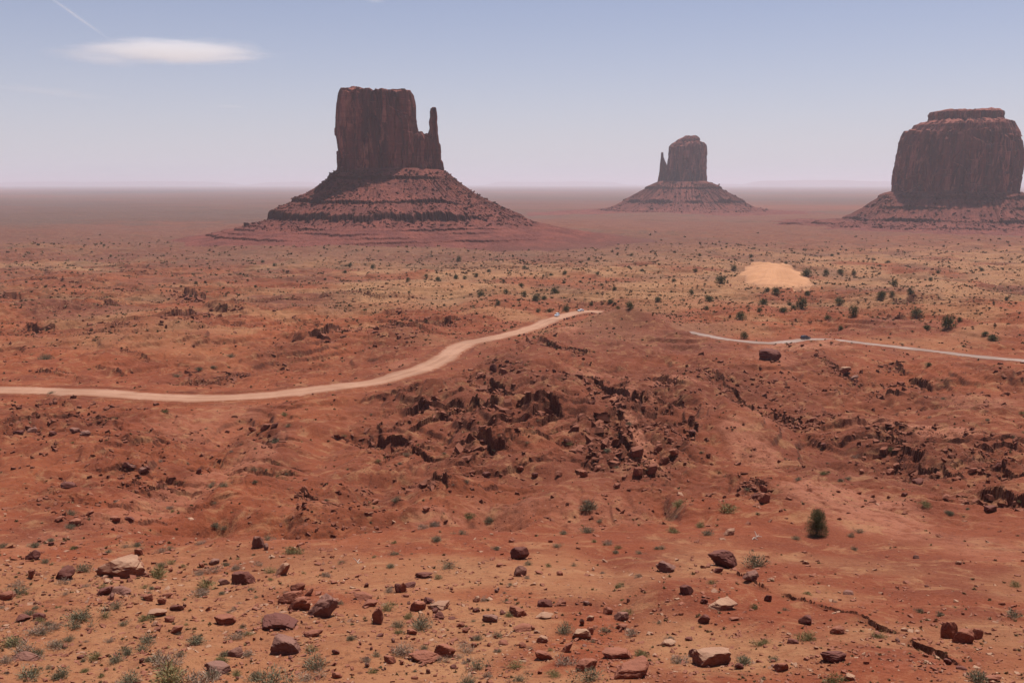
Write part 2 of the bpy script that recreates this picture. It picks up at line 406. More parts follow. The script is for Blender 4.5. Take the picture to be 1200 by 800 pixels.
MOUNDS = [
 (690, 505, 34, 36, 4.2, .2), (560, 520, 22, 20, 2.4, .3), (790, 540, 14, 22, 2.2, -.1),  # px, py of the centre on the base slope, rx, ry, height, rotation
 (752, 392, 48, 40, 8.5, 0), (778, 393, 26, 15, 6.0, 0), (806, 404, 14, 10, 2.0, 0), (690, 400, 30, 25, 3.5, 0), (655, 430, 26, 26, 4.5, .3), (800, 410, 30, 25, 3, 0), (850, 432, 30, 22, 3.5, 0),
 (560, 450, 20, 18, 3.0, 0), (500, 470, 22, 18, 3.6, .2), (620, 500, 20, 14, 2.6, 0), (520, 505, 20, 10, 2.4, 0),
 (862, 520, 9, 22, 4.6, -.15), (800, 470, 14, 16, 2.5, 0), (910, 600, 14, 16, 2.2, 0), (1000, 570, 26, 14, 1.6, 0),
 (1100, 520, 22, 12, 2.6, 0), (1010, 512, 12, 8, 2.0, 0), (1090, 435, 26, 20, 4.5, 0), (1180, 445, 26, 18, 3, 0), (1050, 425, 16, 12, 3, 0),
 (350, 472, 7, 7, 2.6, 0), (283, 474, 8, 5, 1.4, 0), (72, 471, 11, 6, 1.6, 0), (470, 437, 8, 6, 1.2, 0), (565, 415, 9, 8, 1.4, 0),
 (320, 525, 9, 8, 2.6, .4), (292, 568, 8, 6, 2.4, .2), (468, 600, 10, 9, 3.6, .5), (545, 625, 10, 8, 1.6, 0),
 (60, 505, 18, 10, 1.8, 0), (80, 590, 12, 6, 1.0, 0), (780, 700, 8, 7, 1.3, 0), (400, 760, 5, 4, .8, 0), (1020, 785, 6, 6, .7, 0), (760, 800, 5, 4, .7, 0),
 (212, 380, 22, 30, 4, 0), (380, 400, 24, 24, 3, 0), (110, 400, 60, 40, 4, 0), (360, 410, 16, 16, 3, 0),
 (430, 295, 260, 70, 5, 0), (700, 330, 90, 70, 6, 0), (540, 330, 100, 60, 3, 0), (905, 335, 60, 50, 4, 0), (1060, 390, 60, 40, 4.5, 0), (1080, 345, 80, 60, 4, 0),
 (130, 295, 240, 90, 7, .2), (600, 620, 16, 9, -1.2, 0),
]
VALLEYS = [  # polyline px, depth, width
 ([(300,476),(262,500),(240,530),(215,570),(195,600),(150,625)], 3.2, 9), ([(195,600),(270,610),(345,614),(400,610),(470,606),(560,603),(640,606)], 4.6, 7.5),
 ([(470,606),(440,570),(455,545)], 3.0, 6), ([(560,603),(600,570),(640,555)], 2.4, 6), ([(640,606),(720,600),(800,600)], 2.2, 7), ([(390,600),(350,560),(390,510),(470,500)], 2.2, 8), ([(800,470),(770,520),(740,560)], 2.4, 6),
 ([(1200,600),(1120,580),(1040,560),(960,530),(900,500)], 1.8, 6), ([(1130,470),(1060,480),(1000,465)], 2.2, 10),
 ([(700,640),(720,690),(735,720),(720,760)], .5, 2.2), ([(860,660),(880,690),(930,712)], .4, 1.6),
]
RUBBLE_ZONES = [  # px, py, rx px, ry px, strength
 (585,442,34,22,1), (780,470,40,22,.7), (760,520,50,36,1), (700,540,30,30,.9), (860,455,45,14,.8), (640,490,50,20,.5), (575,515,60,26,.5),
 (310,512,22,14,1), (300,552,30,12,1), (30,512,40,16,1), (100,505,38,15,1), (165,520,25,8,.6), (155,552,20,8,.8), (80,572,26,8,.8), (170,570,35,7,.7),
 (60,598,40,6,.7), (105,612,60,9,.8), (370,600,45,22,.7), (510,490,60,30,.4), (330,412,26,12,.8), (465,400,34,14,.9), (245,440,55,12,.6), (350,425,22,8,.7),
 (225,386,50,8,.6), (110,385,60,10,.6), (30,410,40,12,.4), (215,372,30,8,.8), (960,500,70,24,.7), (1060,530,70,22,.9), (1150,545,60,30,.8), (1120,470,60,16,.8),
 (900,460,50,22,.6), (1000,450,60,20,.5), (880,580,20,26,.8), (650,460,50,18,.4), (940,420,40,12,.5), (1185,450,30,22,.6), (60,690,200,40,.12), (760,545,60,40,.8),
 (560,560,90,30,.4), (140,540,150,50,.35), (400,580,90,35,.5), (60,480,80,14,.5), (900,500,120,70,.25), (280,500,22,24,.4), (120,480,120,10,.4), (700,600,500,16,.15), (800,440,60,16,.4), (460,540,60,30,.3),(240,620,30,10,.5)]
zones_w = []
for (px, py, rx, ry, s) in RUBBLE_ZONES:
    x0, y0 = base_at(px, py); yb, yt = row_Y(py + ry), row_Y(max(py - ry, 222)); zones_w.append((x0, y0, rx / F * y0, (yt - yb) / 2, s))

WN = 30.0
def WY(Y): return np.sqrt(np.maximum(Y, 0) ** 2 + WN * WN)
NC = 1240
u_in = np.linspace(-.60, .60, NC)
u_out = .60 + (np.linspace(0, 1, 70)[1:] ** 1.7) * 1.0
U = np.r_[-u_out[::-1], u_in, u_out]
rows_px = np.r_[np.linspace(960, 330, 1250)[:-1], np.linspace(330, 236, 330)[:-1], np.linspace(236, 216.2, 90)]
Yr = np.array([row_Y(p) for p in rows_px])
Yr = np.unique(np.r_[np.linspace(-300, 20, 60), np.linspace(20, Yr[0], 30)[1:], Yr, 80000.0])
GYg, GUg = np.meshgrid(Yr, U, indexing='ij')
GXg = GUg * WY(GYg)
dY = np.gradient(Yr)
spacing = np.maximum(WY(Yr) * (1.2 / NC), dY * .55)[:, None]

def lod(lam): return np.clip((lam / spacing - 2) / 2, 0, 1)

def zone(px, py, items):
    o = np.zeros(np.shape(px))
    for (cx_, cy_, rx, ry, st_) in items: o = np.maximum(o, st_ * np.exp(-(((px - cx_) / rx) ** 2 + ((py - cy_) / ry) ** 2) ** 2))
    return o
SAWZ = [(600,500,190,75,1), (770,500,70,85,1), (1080,540,170,60,.9), (960,490,90,45,.6), (1090,460,90,30,.6), (310,530,50,50,.9), (80,508,130,28,.9), (180,560,110,30,.7), (400,585,70,25,.35), (250,385,230,40,.8), (480,375,80,18,.9), (90,350,150,40,.6), (100,590,110,25,.5)]
def cuestas(x, y):
    """hard beds dipping away from the viewpoint: broken scarps with the cliff on the near side -> (height, closeness to a scarp)"""
    py = 400 - F * np.tan(PITCH - np.arctan(-base(y) / np.maximum(y, 1)))
    px = 600 + x / np.maximum(y, 1) * F
    zn = zone(px, py, SAWZ)
    far = ss(330, 480, y); Pd = 14 + 30 * far; A = 1.9 + .9 * far
    wv = 15 * gn(x / 42, y / 60, 201) + 4.5 * gn(x / 15, y / 19, 202); wv = wv * (1 + far)
    jg = 1.2 * gn(x / 5.5, y / 5.5, 203) + .25 * gn(x / 2.2, y / 2.2, 204) + .6 * (cell(x / 1.9, y / 1.9, 6) - .5)
    t = (y + wv - .25 * x + jg) / Pd; f = t - np.floor(t)
    patch = ss(-.30, .05, gn(x / 34 + np.floor(t) * 7.7, y / 60, 205))
    j2 = (.9 * gn(x / 5.1, y / 5.1, 208) + .6 * (cell(x / 2.6, y / 2.6, 7) - .5)) / Pd
    h = A * ((.45 * ss(0, .022, f) + .33 * ss(.05, .072, f + j2) + .22 * ss(.10, .125, f + 1.5 * j2)) * (1 - f) ** 1.3 - .25) * patch * zn
    near = zn * patch * np.maximum(ss(.72, 1.0, f), ss(.12, 0, f))
    return h, near

def terrain():
    X, Y = GXg, GYg
    Z = base(Y)
    yr = Yr
    # ripples of relief, weaker on the foreground slope and far out on the plain
    relief = 0.25 + .75 * ss(120, 200, Y) * (1 - .3 * ss(900, 1500, Y))
    Z = Z + lod(420) * 9 * ss(500, 1200, Y) * gn(X / 420, Y / 420, 1) * (1 - .6 * ss(2500, 9000, Y))
    Z = Z + (3.0 + 1.2 * ss(150, 220, Y)) * relief * gn(X / 75, Y / 75, 2) * lod(75)
    Z = Z + (1.3 + 1.5 * ss(140, 190, Y)) * relief * gn(X / 32, Y / 32, 3) * lod(32)
    for (px, py, rx, ry, h, rot) in MOUNDS:
        x0, y0 = base_at(px, py); ca, sa = math.cos(rot), math.sin(rot)
        m = slice(*np.searchsorted(yr, [y0 - 3.2 * max(rx, ry), y0 + 3.2 * max(rx, ry)]))
        dx, dy = X[m] - x0, Y[m] - y0
        q = ((dx * ca + dy * sa) / rx) ** 2 + ((-dx * sa + dy * ca) / ry) ** 2
        Z[m] += h * np.exp(-q * .9 * (1 + .25 * gn(X[m] / rx, Y[m] / ry, 8)))
    for (pts, dep, wd) in VALLEYS:
        w = line_px(pts); m = slice(*np.searchsorted(yr, [w[:, 1].min() - 3 * wd, w[:, 1].max() + 3 * wd]))
        d, sg, fr = seg_dist(X[m], Y[m], w)
        d = d + wd * .35 * gn(X[m] / (wd * 1.3), Y[m] / (wd * 1.3), 12)
        Z[m] -= dep * np.exp(-(d / wd) ** 2) * ss(0, .12, fr) * ss(1, .88, fr)
    # flat-lying strata: soften the land into benches with steep risers
    bad = ss(150, 190, Y) * (1 - ss(420, 620, Y)) * ss(-.25, .15, gn(X / 60, Y / 60, 21)) * .8
    bad = np.maximum(bad, .95 * ss(330, 420, Y) * (1 - ss(1100, 1500, Y)) * ss(-.15, .15, gn(X / 150, Y / 150, 22) + .25 * ss(100, -150, X)))
    bad = bad * (1 - ss(60, 30, np.hypot(X - on_plane(755, 385, 480)[0], Y - 480)))
    st = 1.9 + 1.3 * ss(450, 800, Y)
    q = (Z + .5 * gn(X / 14, Y / 14, 23) + 3 * gn(X / 160, Y / 160, 24)) / st
    fq = q - np.floor(q)
    Z = Z + bad * st * ((ss(.55, .80, fq)) - fq) * .9
    e0, e1 = np.searchsorted(yr, [120, 1100])
    ch, near_ = cuestas(X[e0:e1], Y[e0:e1]); Z[e0:e1] += ch
    saw_m = np.zeros(Z.shape); saw_m[e0:e1] = near_
    # gullies cut down through the central ridge
    pyy = 400 - F * np.tan(PITCH - np.arctan(-base(Y) / np.maximum(Y, 1))); pxx = 600 + X / np.maximum(Y, 1) * F
    zc_ = zone(pxx, pyy, [(640,500,260,85,1), (1060,530,200,60,.6), (300,540,70,60,.7)])
    gl = gn((X + .35 * Y) / 17 + .8 * gn(X / 40, Y / 40, 206), (Y - .35 * X) / 60, 207)
    Z = Z + zc_ * (4.2 * (.42 - np.abs(gl) ** .8 * 1.0) * -1)
    # roads: level strips
    Zr = Z.copy(); roadm = np.zeros(Z.shape); shoulder = np.zeros(Z.shape)
    for w, hw in ((ROAD_A, 6.6), (ROAD_B, 4.4)):
        m = slice(*np.searchsorted(yr, [w[:, 1].min() - 40, w[:, 1].max() + 40]))
        best = np.full(X[m].shape, 1e9); idx = np.zeros(best.shape, int)
        for i in range(0, len(w), 2):
            d = (X[m] - w[i, 0]) ** 2 + (Y[m] - w[i, 1]) ** 2
            k = d < best; best[k] = d[k]; idx[k] = i
        d = np.sqrt(best)
        zc = road_z(w)[idx]
        k = 1 - ss(hw + 1.5, hw + 30, d)
        Z[m] = Z[m] * (1 - k) + zc * k
        berm = (.55 if hw > 5 else .05) * np.exp(-((d - hw - 1.6) / 1.1) ** 2) * (.7 + .5 * gn(X[m] / 5, Y[m] / 5, 61))
        Z[m] += berm
        shoulder[m] = np.maximum(shoulder[m], (.95 if hw > 5 else .5) * np.exp(-((d - hw - 1.2) / 1.5) ** 2) * ss(-.35, .15, gn(X[m] / 9, Y[m] / 9, 62)))  # dark road-edge band: cut-bank soil with berm shadow put into the colour
        roadm[m] = np.maximum(roadm[m], 1 - ss(hw + 2, hw + 12, d))
    # hand-placed ledges
    ledge_m = np.zeros(Z.shape)
    for li, (pts, h, L) in enumerate(LEDGES):
        h = h * (.82 if h > 1 else 1)
        w = line_px(pts); R = 2.6 * L + 6
        m = slice(*np.searchsorted(yr, [w[:, 1].min() - 12 - h * 2, w[:, 1].max() + R]))
        if m.stop <= m.start: continue
        ulo = np.min((w[:, 0] - R) / WY(w[:, 1])) - .02; uhi = np.max((w[:, 0] + R) / WY(w[:, 1])) + .02
        cs = slice(*np.searchsorted(U, [ulo, uhi]))
        x, y = X[m, cs], Y[m, cs]
        if x.size == 0: continue
        jag = h * (1.1 * gn(x / (h * 4.2), y / (h * 4.2), 31 + li) + .35 * gn(x / (h * 1.3), y / (h * 1.3), 41) + .32 * (cell(x / (h * .9) + .3 * gn(x / h, y / h, 5), y / (h * .9), 3) - .5))
        d, sg, fr = seg_dist(x, y, w)
        s = d * sg + jag
        env = ss(0, .16, fr) * ss(1, .84, fr)
        broken = .72 + .28 * ss(-.5, .2, gn(x / (h * 6), y / (h * 6), 51 + li))
        up = 0
        for kk, (fr_, off) in enumerate(((.62, 0), (.22, 1.0), (.16, 1.9))):
            s2 = s + off * h * (1.1 * gn(x / (h * 2.2), y / (h * 2.2), 140 + li * 3 + kk) + .35) + .15 * h * gn(x / (h * .8), y / (h * .8), 150 + kk)
            up = up + fr_ * ss(-.10 * h, .10 * h, s2) * np.exp(-np.maximum(s2, 0) / L)
        up = up * h * env * broken * (d < R)
        lo = -.28 * h * env * np.exp(-(np.minimum(s, 0) / (2.0 * h)) ** 2) * (s < 0)
        k = 1 - roadm[m, cs]
        Z[m, cs] += (up + lo) * k
        ledge_m[m, cs] = np.maximum(ledge_m[m, cs], env * np.exp(-np.maximum(-s - h, 0) / (2.5 * h)) * (s < .2 * h) * (d < 6 * h) * k)
    # fine roughness
    scree = np.zeros(Z.shape)
    for (x0, y0, rx, ry, s_) in zones_w:
        m = slice(*np.searchsorted(yr, [y0 - 2 * ry, y0 + 2 * ry]))
        q = ((X[m] - x0) / rx) ** 2 + ((Y[m] - y0) / ry) ** 2
        scree[m] = np.maximum(scree[m], s_ * np.exp(-q * q * .7))
    scree = np.maximum(scree, np.maximum(.7 * ledge_m, .6 * saw_m)) * (1 - roadm)
    scree = np.maximum(scree, shoulder)  # road-edge band with its painted berm shadow joins the rubble mask
    calm = ss(-.3, .5, gn(X / 40, Y / 40, 66))
    for lam, amp, sd in ((14, .95, 71), (6, .48, 72), (2.6, .33, 73), (1.1, .16, 74), (.5, .06, 75), (.25, .028, 76)):
        wgt = lod(lam)
        if wgt.max() <= 0: continue
        j = np.searchsorted(yr, 25); e = len(yr) if wgt.min() > 0 else np.argmax((wgt[:, 0] <= 0) & (yr > 100))
        e = e if e > j else len(yr)
        n_ = gn(X[j:e] / lam, Y[j:e] / lam, sd)
        k = (.35 + .9 * calm[j:e] + 1.6 * scree[j:e]) * (.5 + .5 * ss(100, 200, Y[j:e])) * (1 - .93 * roadm[j:e])
        Z[j:e] += amp * k * n_ * wgt[j:e]
    # rilled gullies running down the slopes
    rl = np.abs(gn(X / 7 + gn(X / 20, Y / 20, 81), Y / 22, 82)); Z -= .35 * (1 - ss(0, .22, rl)) * ss(110, 150, Y) * (1 - ss(420, 600, Y)) * (1 - roadm) * lod(7)
    return Z, roadm, scree

def road_z(w):
    z = base(w[:, 1]) + 3.0 * .7 * gn(w[:, 0] / 75, w[:, 1] / 75, 2) * .6
    k = np.hanning(41); k /= k.sum()
    return np.convolve(np.pad(z, 20, mode='edge'), k, 'valid')

Z, roadm, scree = terrain()
X, Y = GXg, GYg
nA, nB = gn(X / 130, Y / 130, 91), gn(X / 45, Y / 45, 92)
pxl = (X / np.maximum(Y, 1)) * F + 600
sandm = ss(560, 700, Y) * (1 - ss(1100, 1750, Y + 250 * nB)) * ss(-.25, .30, nA + .35 * nB + .55 * ss(250, 560, pxl) - .35 + .35 * ss(900, 1300, Y))
sandm = np.maximum(sandm, .55 * ss(380, 480, Y) * (1 - ss(600, 900, Y)) * ss(0, .4, nB + .4 * nA))
sandm = np.maximum(sandm, .5 * ss(350, 60, pxl) * ss(.0, .4, nA) * ss(320, 350, Y) * (1 - ss(1500, 2000, Y)))
sandm = np.maximum(sandm, .55 * (1 - ss(95, 125, Y)) * ss(-.2, .35, gn(X / 14, Y / 14, 93) + .4 * ss(800, 500, pxl)))
sandm = sandm * (1 - .6 * ss(420, 200, pxl) * ss(-.5, .25, -nB - .3 * nA) * ss(400, 560, Y))
sandm = np.clip(sandm * 1.25, 0, 1) * (.75 + .25 * ss(-.3, .3, gn(X / 24, Y / 40, 98)))
vegm = .7 * ss(560, 680, Y) * (1 - ss(1700, 2600, Y)) * (.55 + .45 * ss(-.3, .3, nB)) + ss(1500, 2500, Y) * np.maximum(ss(-.05, .15, gn(X / 1500, Y / 1100, 94) + .4 * gn(X / 500, Y / 300, 194)), ss(.0, .25, gn(X / 6000, Y / 3500, 294)) * ss(2500, 4000, Y)) * (1 - .5 * ss(12000, 20000, Y))
vegm = np.clip(vegm, 0, 1)
shale = ss(1150, 1800, Y + 250 * nA) * (.55 + .45 * ss(-.3, .3, gn(X / 1300, Y / 2600, 95))) + .55 * ss(.15, .45, gn(X / 110, Y / 110, 96)) * ss(400, 500, Y) * (1 - ss(1400, 1750, Y))
shale = np.maximum(shale, .5 * ss(380, 420, Y) * ss(560, 480, Y) * ss(640, 700, pxl) * ss(900, 820, pxl))
for (bx_, by_, r0, r1) in ((on_plane(458, 290, 1740)[0], 1740, 470, 900), (on_plane(800, 290, 3750)[0], 3750, 800, 1300), (on_plane(1117, 290, 2450)[0], 2450, 560, 900)):
    shale = np.maximum(shale, .9 * ss(r1, r0, np.hypot(X - bx_, Y - by_) + 90 * nA))
shale = np.clip(shale, 0, 1)
farm = ss(1700, 2600, Y) * np.clip(.35 + .9 * gn(X / 5000, Y / 2200, 395) + .5 * gn(X / 1200, Y / 500, 396), 0, 1)
farm = np.maximum(farm, .9 * ss(2300, 2800, Y + 300 * nA) * ss(5200, 3900, Y + 500 * nA) * ss(760, 420, pxl) )
V = np.stack([X, Y, Z], -1).reshape(-1, 3)
me = np_mesh("ground", V, grid_faces(len(Yr), len(U)))
palem = np.zeros(Z.shape)
for (px, py, rx, ry, st_) in [(1000,600,75,26,.8),(1150,640,60,14,.4),(880,535,30,14,.7),(865,500,20,25,.35),(1100,518,45,10,.8),(738,520,9,42,.9),(748,480,10,20,.6),(662,398,16,8,.8),(1010,508,40,10,.6),(700,598,80,12,.4),
        (940,409,55,7,1.),(900,430,30,9,.5),(700,440,40,6,.5),(240,560,34,60,.5),(240,490,60,18,.4),(380,590,50,8,.3),(590,590,50,10,.4),(1150,470,40,10,.5),(790,455,30,8,.6),(470,425,16,6,.5),(520,600,40,9,.5)]:
    x0, y0 = base_at(px, py); ry_ = (row_Y(py - ry) - row_Y(py + ry)) / 2; m = slice(*np.searchsorted(Yr, [y0 - 2 * ry_, y0 + 2 * ry_]))
    q = ((X[m] - x0) / (rx / F * y0)) ** 2 + ((Y[m] - y0) / ry_) ** 2 + .5 * gn(X[m] / 9, Y[m] / 9, 97)
    palem[m] = np.maximum(palem[m], st_ * ss(1.5, .4, q))
pyy = 400 - F * np.tan(PITCH - np.arctan(-base(Y) / np.maximum(Y, 1)))
fattr(me, 'deep', np.clip(zone(pxl, pyy, [(640,500,290,115,1), (830,480,220,80,.9), (1080,540,240,85,1), (1080,660,200,60,.6), (310,520,60,50,.5), (1100,690,220,110,.45), (790,690,90,45,.6), (740,395,120,30,.5)]) * (.88 + .4 * gn(X / 25, Y / 25, 99)), 0, 1))
fattr(me, 'pale', palem)
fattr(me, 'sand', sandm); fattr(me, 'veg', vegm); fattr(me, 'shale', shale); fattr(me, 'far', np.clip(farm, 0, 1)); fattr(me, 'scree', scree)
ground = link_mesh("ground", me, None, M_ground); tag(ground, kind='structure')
del V

def gz(x, y):
    """height of the ground sheet, vectorised"""
    x, y = np.atleast_1d(np.asarray(x, float)), np.atleast_1d(np.asarray(y, float))
    fj = np.interp(y, Yr, np.arange(len(Yr))); fi = np.interp(x / WY(y), U, np.arange(len(U)))
    j = np.clip(fj.astype(int), 0, len(Yr) - 2); i = np.clip(fi.astype(int), 0, len(U) - 2)
    a, b_ = fj - j, fi - i
    return (Z[j, i] * (1 - a) * (1 - b_) + Z[j, i + 1] * (1 - a) * b_ + Z[j + 1, i] * a * (1 - b_) + Z[j + 1, i + 1] * a * b_)
_mY = np.exp(np.linspace(math.log(48), math.log(9000), 5000))
def at(px, py):
    """where the line of sight through a photo pixel meets the ground"""
    dx, dy, dz = ray(px, py)
    k = _mY / dy
    zz = dz * k; h = gz(dx * k, _mY)
    hit = np.nonzero(zz <= h)[0]
    i = hit[0] if len(hit) else len(_mY) - 1
    Y_ = _mY[i]; X_ = dx * k[i]
    return X_, Y_, float(gz(X_, Y_)[0])

# ------------------------------------------------------------------ roads
def build_road(name, w, hw, m, label):
    n = len(w); tan = np.gradient(w, axis=0); tan /= np.hypot(tan[:, 0], tan[:, 1])[:, None]
    nrm = np.c_[-tan[:, 1], tan[:, 0]]
    offs = np.r_[-1.06, np.linspace(-1, 1, 25), 1.06] * hw
    jit = np.zeros((n, len(offs))); ed = gn(np.arange(n) / 3.0, 0 * np.arange(n), 4) * .7 + gn(np.arange(n) / 9.0, 0 * np.arange(n), 9) * 1.3
    ed2 = gn(np.arange(n) / 3.0, 0 * np.arange(n), 14) * .7 + gn(np.arange(n) / 9.0, 0 * np.arange(n), 19) * 1.3
    s = offs / hw
    o2 = offs[None] + np.where(s[None] < 0, ed[:, None], ed2[:, None]) * np.abs(s[None])
    PX = w[:, 0, None] + nrm[:, 0, None] * o2; PY = w[:, 1, None] + nrm[:, 1, None] * o2
    zc = np.maximum(gz(w[:, 0], w[:, 1]), road_z(w)) + .16
    k = np.hanning(9); k /= k.sum(); zc = np.convolve(np.pad(zc, 4, mode='edge'), k, 'valid')
    PZ = zc[:, None] + .10 * (1 - s[None] ** 2) + .03 * gn(PX / 2, PY / 2, 5) - .05 * np.exp(-((np.abs(s[None]) - .35) / .10) ** 2)
    PZ[:, 0] -= .6; PZ[:, -1] -= .6
    me = np_mesh(name, np.stack([PX, PY, PZ], -1).reshape(-1, 3), grid_faces(n, len(offs)), True)
    tr = np.exp(-((np.abs(s[None] + 0 * PX) - .32) / .13) ** 2) * (.6 + .6 * gn(PX / 25, PY / 25, 6))
    fattr(me, 'track', np.clip(tr, 0, 1)); fattr(me, 'verge', ss(.62, 1.0, np.abs(s[None]) + 0 * PX))
    o = link_mesh(name, me, None, m); tag(o, label, None, None, 'structure')
    return o
build_road("dirt_road", ROAD_A, 5.3, M_road_a, "wide tan graded dirt road curving through the red desert")
build_road("gravel_road", ROAD_B[int(np.argmax(ROAD_B[:, 0] / ROAD_B[:, 1] > (808 - 600) / F)):], 3.3, M_road_b, "narrower pale grey gravel road leading off to the right")

# ------------------------------------------------------------------ buttes
def tower(name, rows, Yc, ratio, n_exp, amp, seed, parent, top_h=4., nth=900, nz=150, Yoff=0., ratio_abs=None, sink=12.):
    """rock tower lofted through silhouette rows (py, xl, xr) seen at depth Yc; flutes and joints are real relief"""
    R = np.array(rows, float)
    z = np.array([on_plane(600, r[0], Yc)[1] for r in R])
    xl = np.array([on_plane(r[1], r[0], Yc)[0] for r in R]); xr = np.array([on_plane(r[2], r[0], Yc)[0] for r in R])
    o = np.argsort(z); z, xl, xr = z[o], xl[o], xr[o]
    z = np.r_[z[0] - sink, z]; xl = np.r_[xl[0] - 2, xl]; xr = np.r_[xr[0] + 2, xr]
    zs = np.linspace(z[0], z[-1], nz)
    XL, XR = np.interp(zs, z, xl), np.interp(zs, z, xr)
    cx, a = (XL + XR) / 2, (XR - XL) / 2
    amax = a.max()
    bdep = (ratio_abs if ratio_abs else ratio * amax) * (.35 + .65 * a / amax)
    th = np.linspace(0, 2 * np.pi, nth, endpoint=False) + np.pi / 2
    ct, st = np.cos(th), np.sin(th)
    ex = 2.0 / n_exp
    sx, sy = np.sign(ct) * np.abs(ct) ** ex, np.sign(st) * np.abs(st) ** ex
    # even spacing along the outline
    P0 = np.c_[sx * amax, sy * bdep.max()]
    seg = np.r_[0, np.cumsum(np.hypot(*np.diff(np.vstack([P0, P0[:1]]), axis=0).T))]
    tgt = np.linspace(0, seg[-1], nth, endpoint=False)
    thx = np.interp(tgt, seg, np.r_[sx, sx[0]]); thy = np.interp(tgt, seg, np.r_[sy, sy[0]])
    s = tgt[None] + 0 * zs[:, None]; zz = zs[:, None] + 0 * s
    n1 = gn(s / (26 * amp / 4), zz / 320, seed); n2 = gn(s / (10 * amp / 4), zz / 140, seed + 1); n3 = gn(s / 3.5, zz / 40, seed + 2)
    big = gn(s / (70 * amp / 4), zz / 300, seed + 6)
    blk = cell(s / (9 * amp / 4) + .8 * gn(s / 30, zz / 60, seed + 3), zz / 26 + cell(s / (9 * amp / 4), 0 * s, 9) * 3, seed) - .5
    d = amp * (1.35 * big + (np.abs(n1) * 2.2 - .55) + .5 * (np.abs(n2) * 2.2 - .5) + .6 * blk) + .5 * n3 + .25 * gn(s / 1.6, zz / 1.6, seed + 4)
    ck = np.abs(gn(s / (15 * amp / 4) + .25 * gn(s / 9, zz / 30, seed + 12), zz / 180, seed + 11)); d -= amp * .8 * ss(.085, 0, ck)
    al = gn(s / (30 * amp / 4), zz / 55, seed + 13); d -= amp * .9 * ss(.32, .42, al)
    d = d - d[nz // 4:].mean() - amp * .35
    hz = (zs - z[1]) / (z[-1] - z[1])
    d = d * (.75 + .25 * ss(0, .3, hz))[:, None]
    d += (amp * .25 * gn(zs / 5, 0 * zs, seed + 5))[:, None] * ss(.25, 0, hz)[:, None]    # thin beds at the foot
    edge = ss(0, .16, np.abs(thx))[None]  # keep outline accurate
    nx, ny = thx / amax, thy / bdep.max(); nl = np.hypot(nx, ny) + 1e-6; nx, ny = nx / nl, ny / nl
    X_ = cx[:, None] + thx[None] * a[:, None] + nx[None] * d
    Y_ = Yc + Yoff + thy[None] * bdep[:, None] + ny[None] * d
    cxm = cx.mean(); az = math.atan2(cxm, Yc); ca_, sa_ = math.cos(az), math.sin(az)      # broad side square to the line of sight
    lx, ly = (X_ - cxm) * ca_, Y_ - Yc - Yoff
    X_ = cxm + lx * ca_ + ly * sa_; Y_ = Yc + Yoff - lx * sa_ + ly * ca_
    Z_ = zz + (ss(.86, 1, hz))[:, None] * amp * (.9 * gn(s / (12 * amp / 4), 0 * s, seed + 9) + .9 * (cell(s / (7 * amp / 4), 0 * s, seed + 2) - .5))
    # cap rings
    K = 26; caps = []
    for k in range(1, K + 1):
        f = 1 - (k / K) ** 1.0
        xm_, ym_ = X_[nz - 1].mean(), Y_[nz - 1].mean(); xk = xm_ + (X_[nz - 1] - xm_) * f; yk = ym_ + (Y_[nz - 1] - ym_) * f
        zk = zs[-1] + (Z_[-1] - zs[-1]) * ss(.0, 1., f) + top_h * ss(0, .25, 1 - f) * (.55 + .9 * gn(xk / 22, yk / 22, seed + 7)) + .8 * gn(xk / 5, yk / 5, seed + 8) * ss(0, .05, 1 - f)
        if k == K: zk = np.full_like(zk, zk.mean())
        caps.append(np.stack([xk, yk, zk], -1))
    VV = np.vstack([np.stack([X_, Y_, Z_], -1).reshape(-1, 3)] + caps)
    me = np_mesh(name, VV, grid_faces(nz + K, nth, True))
    return link_mesh(name, me, parent, M_cliff)

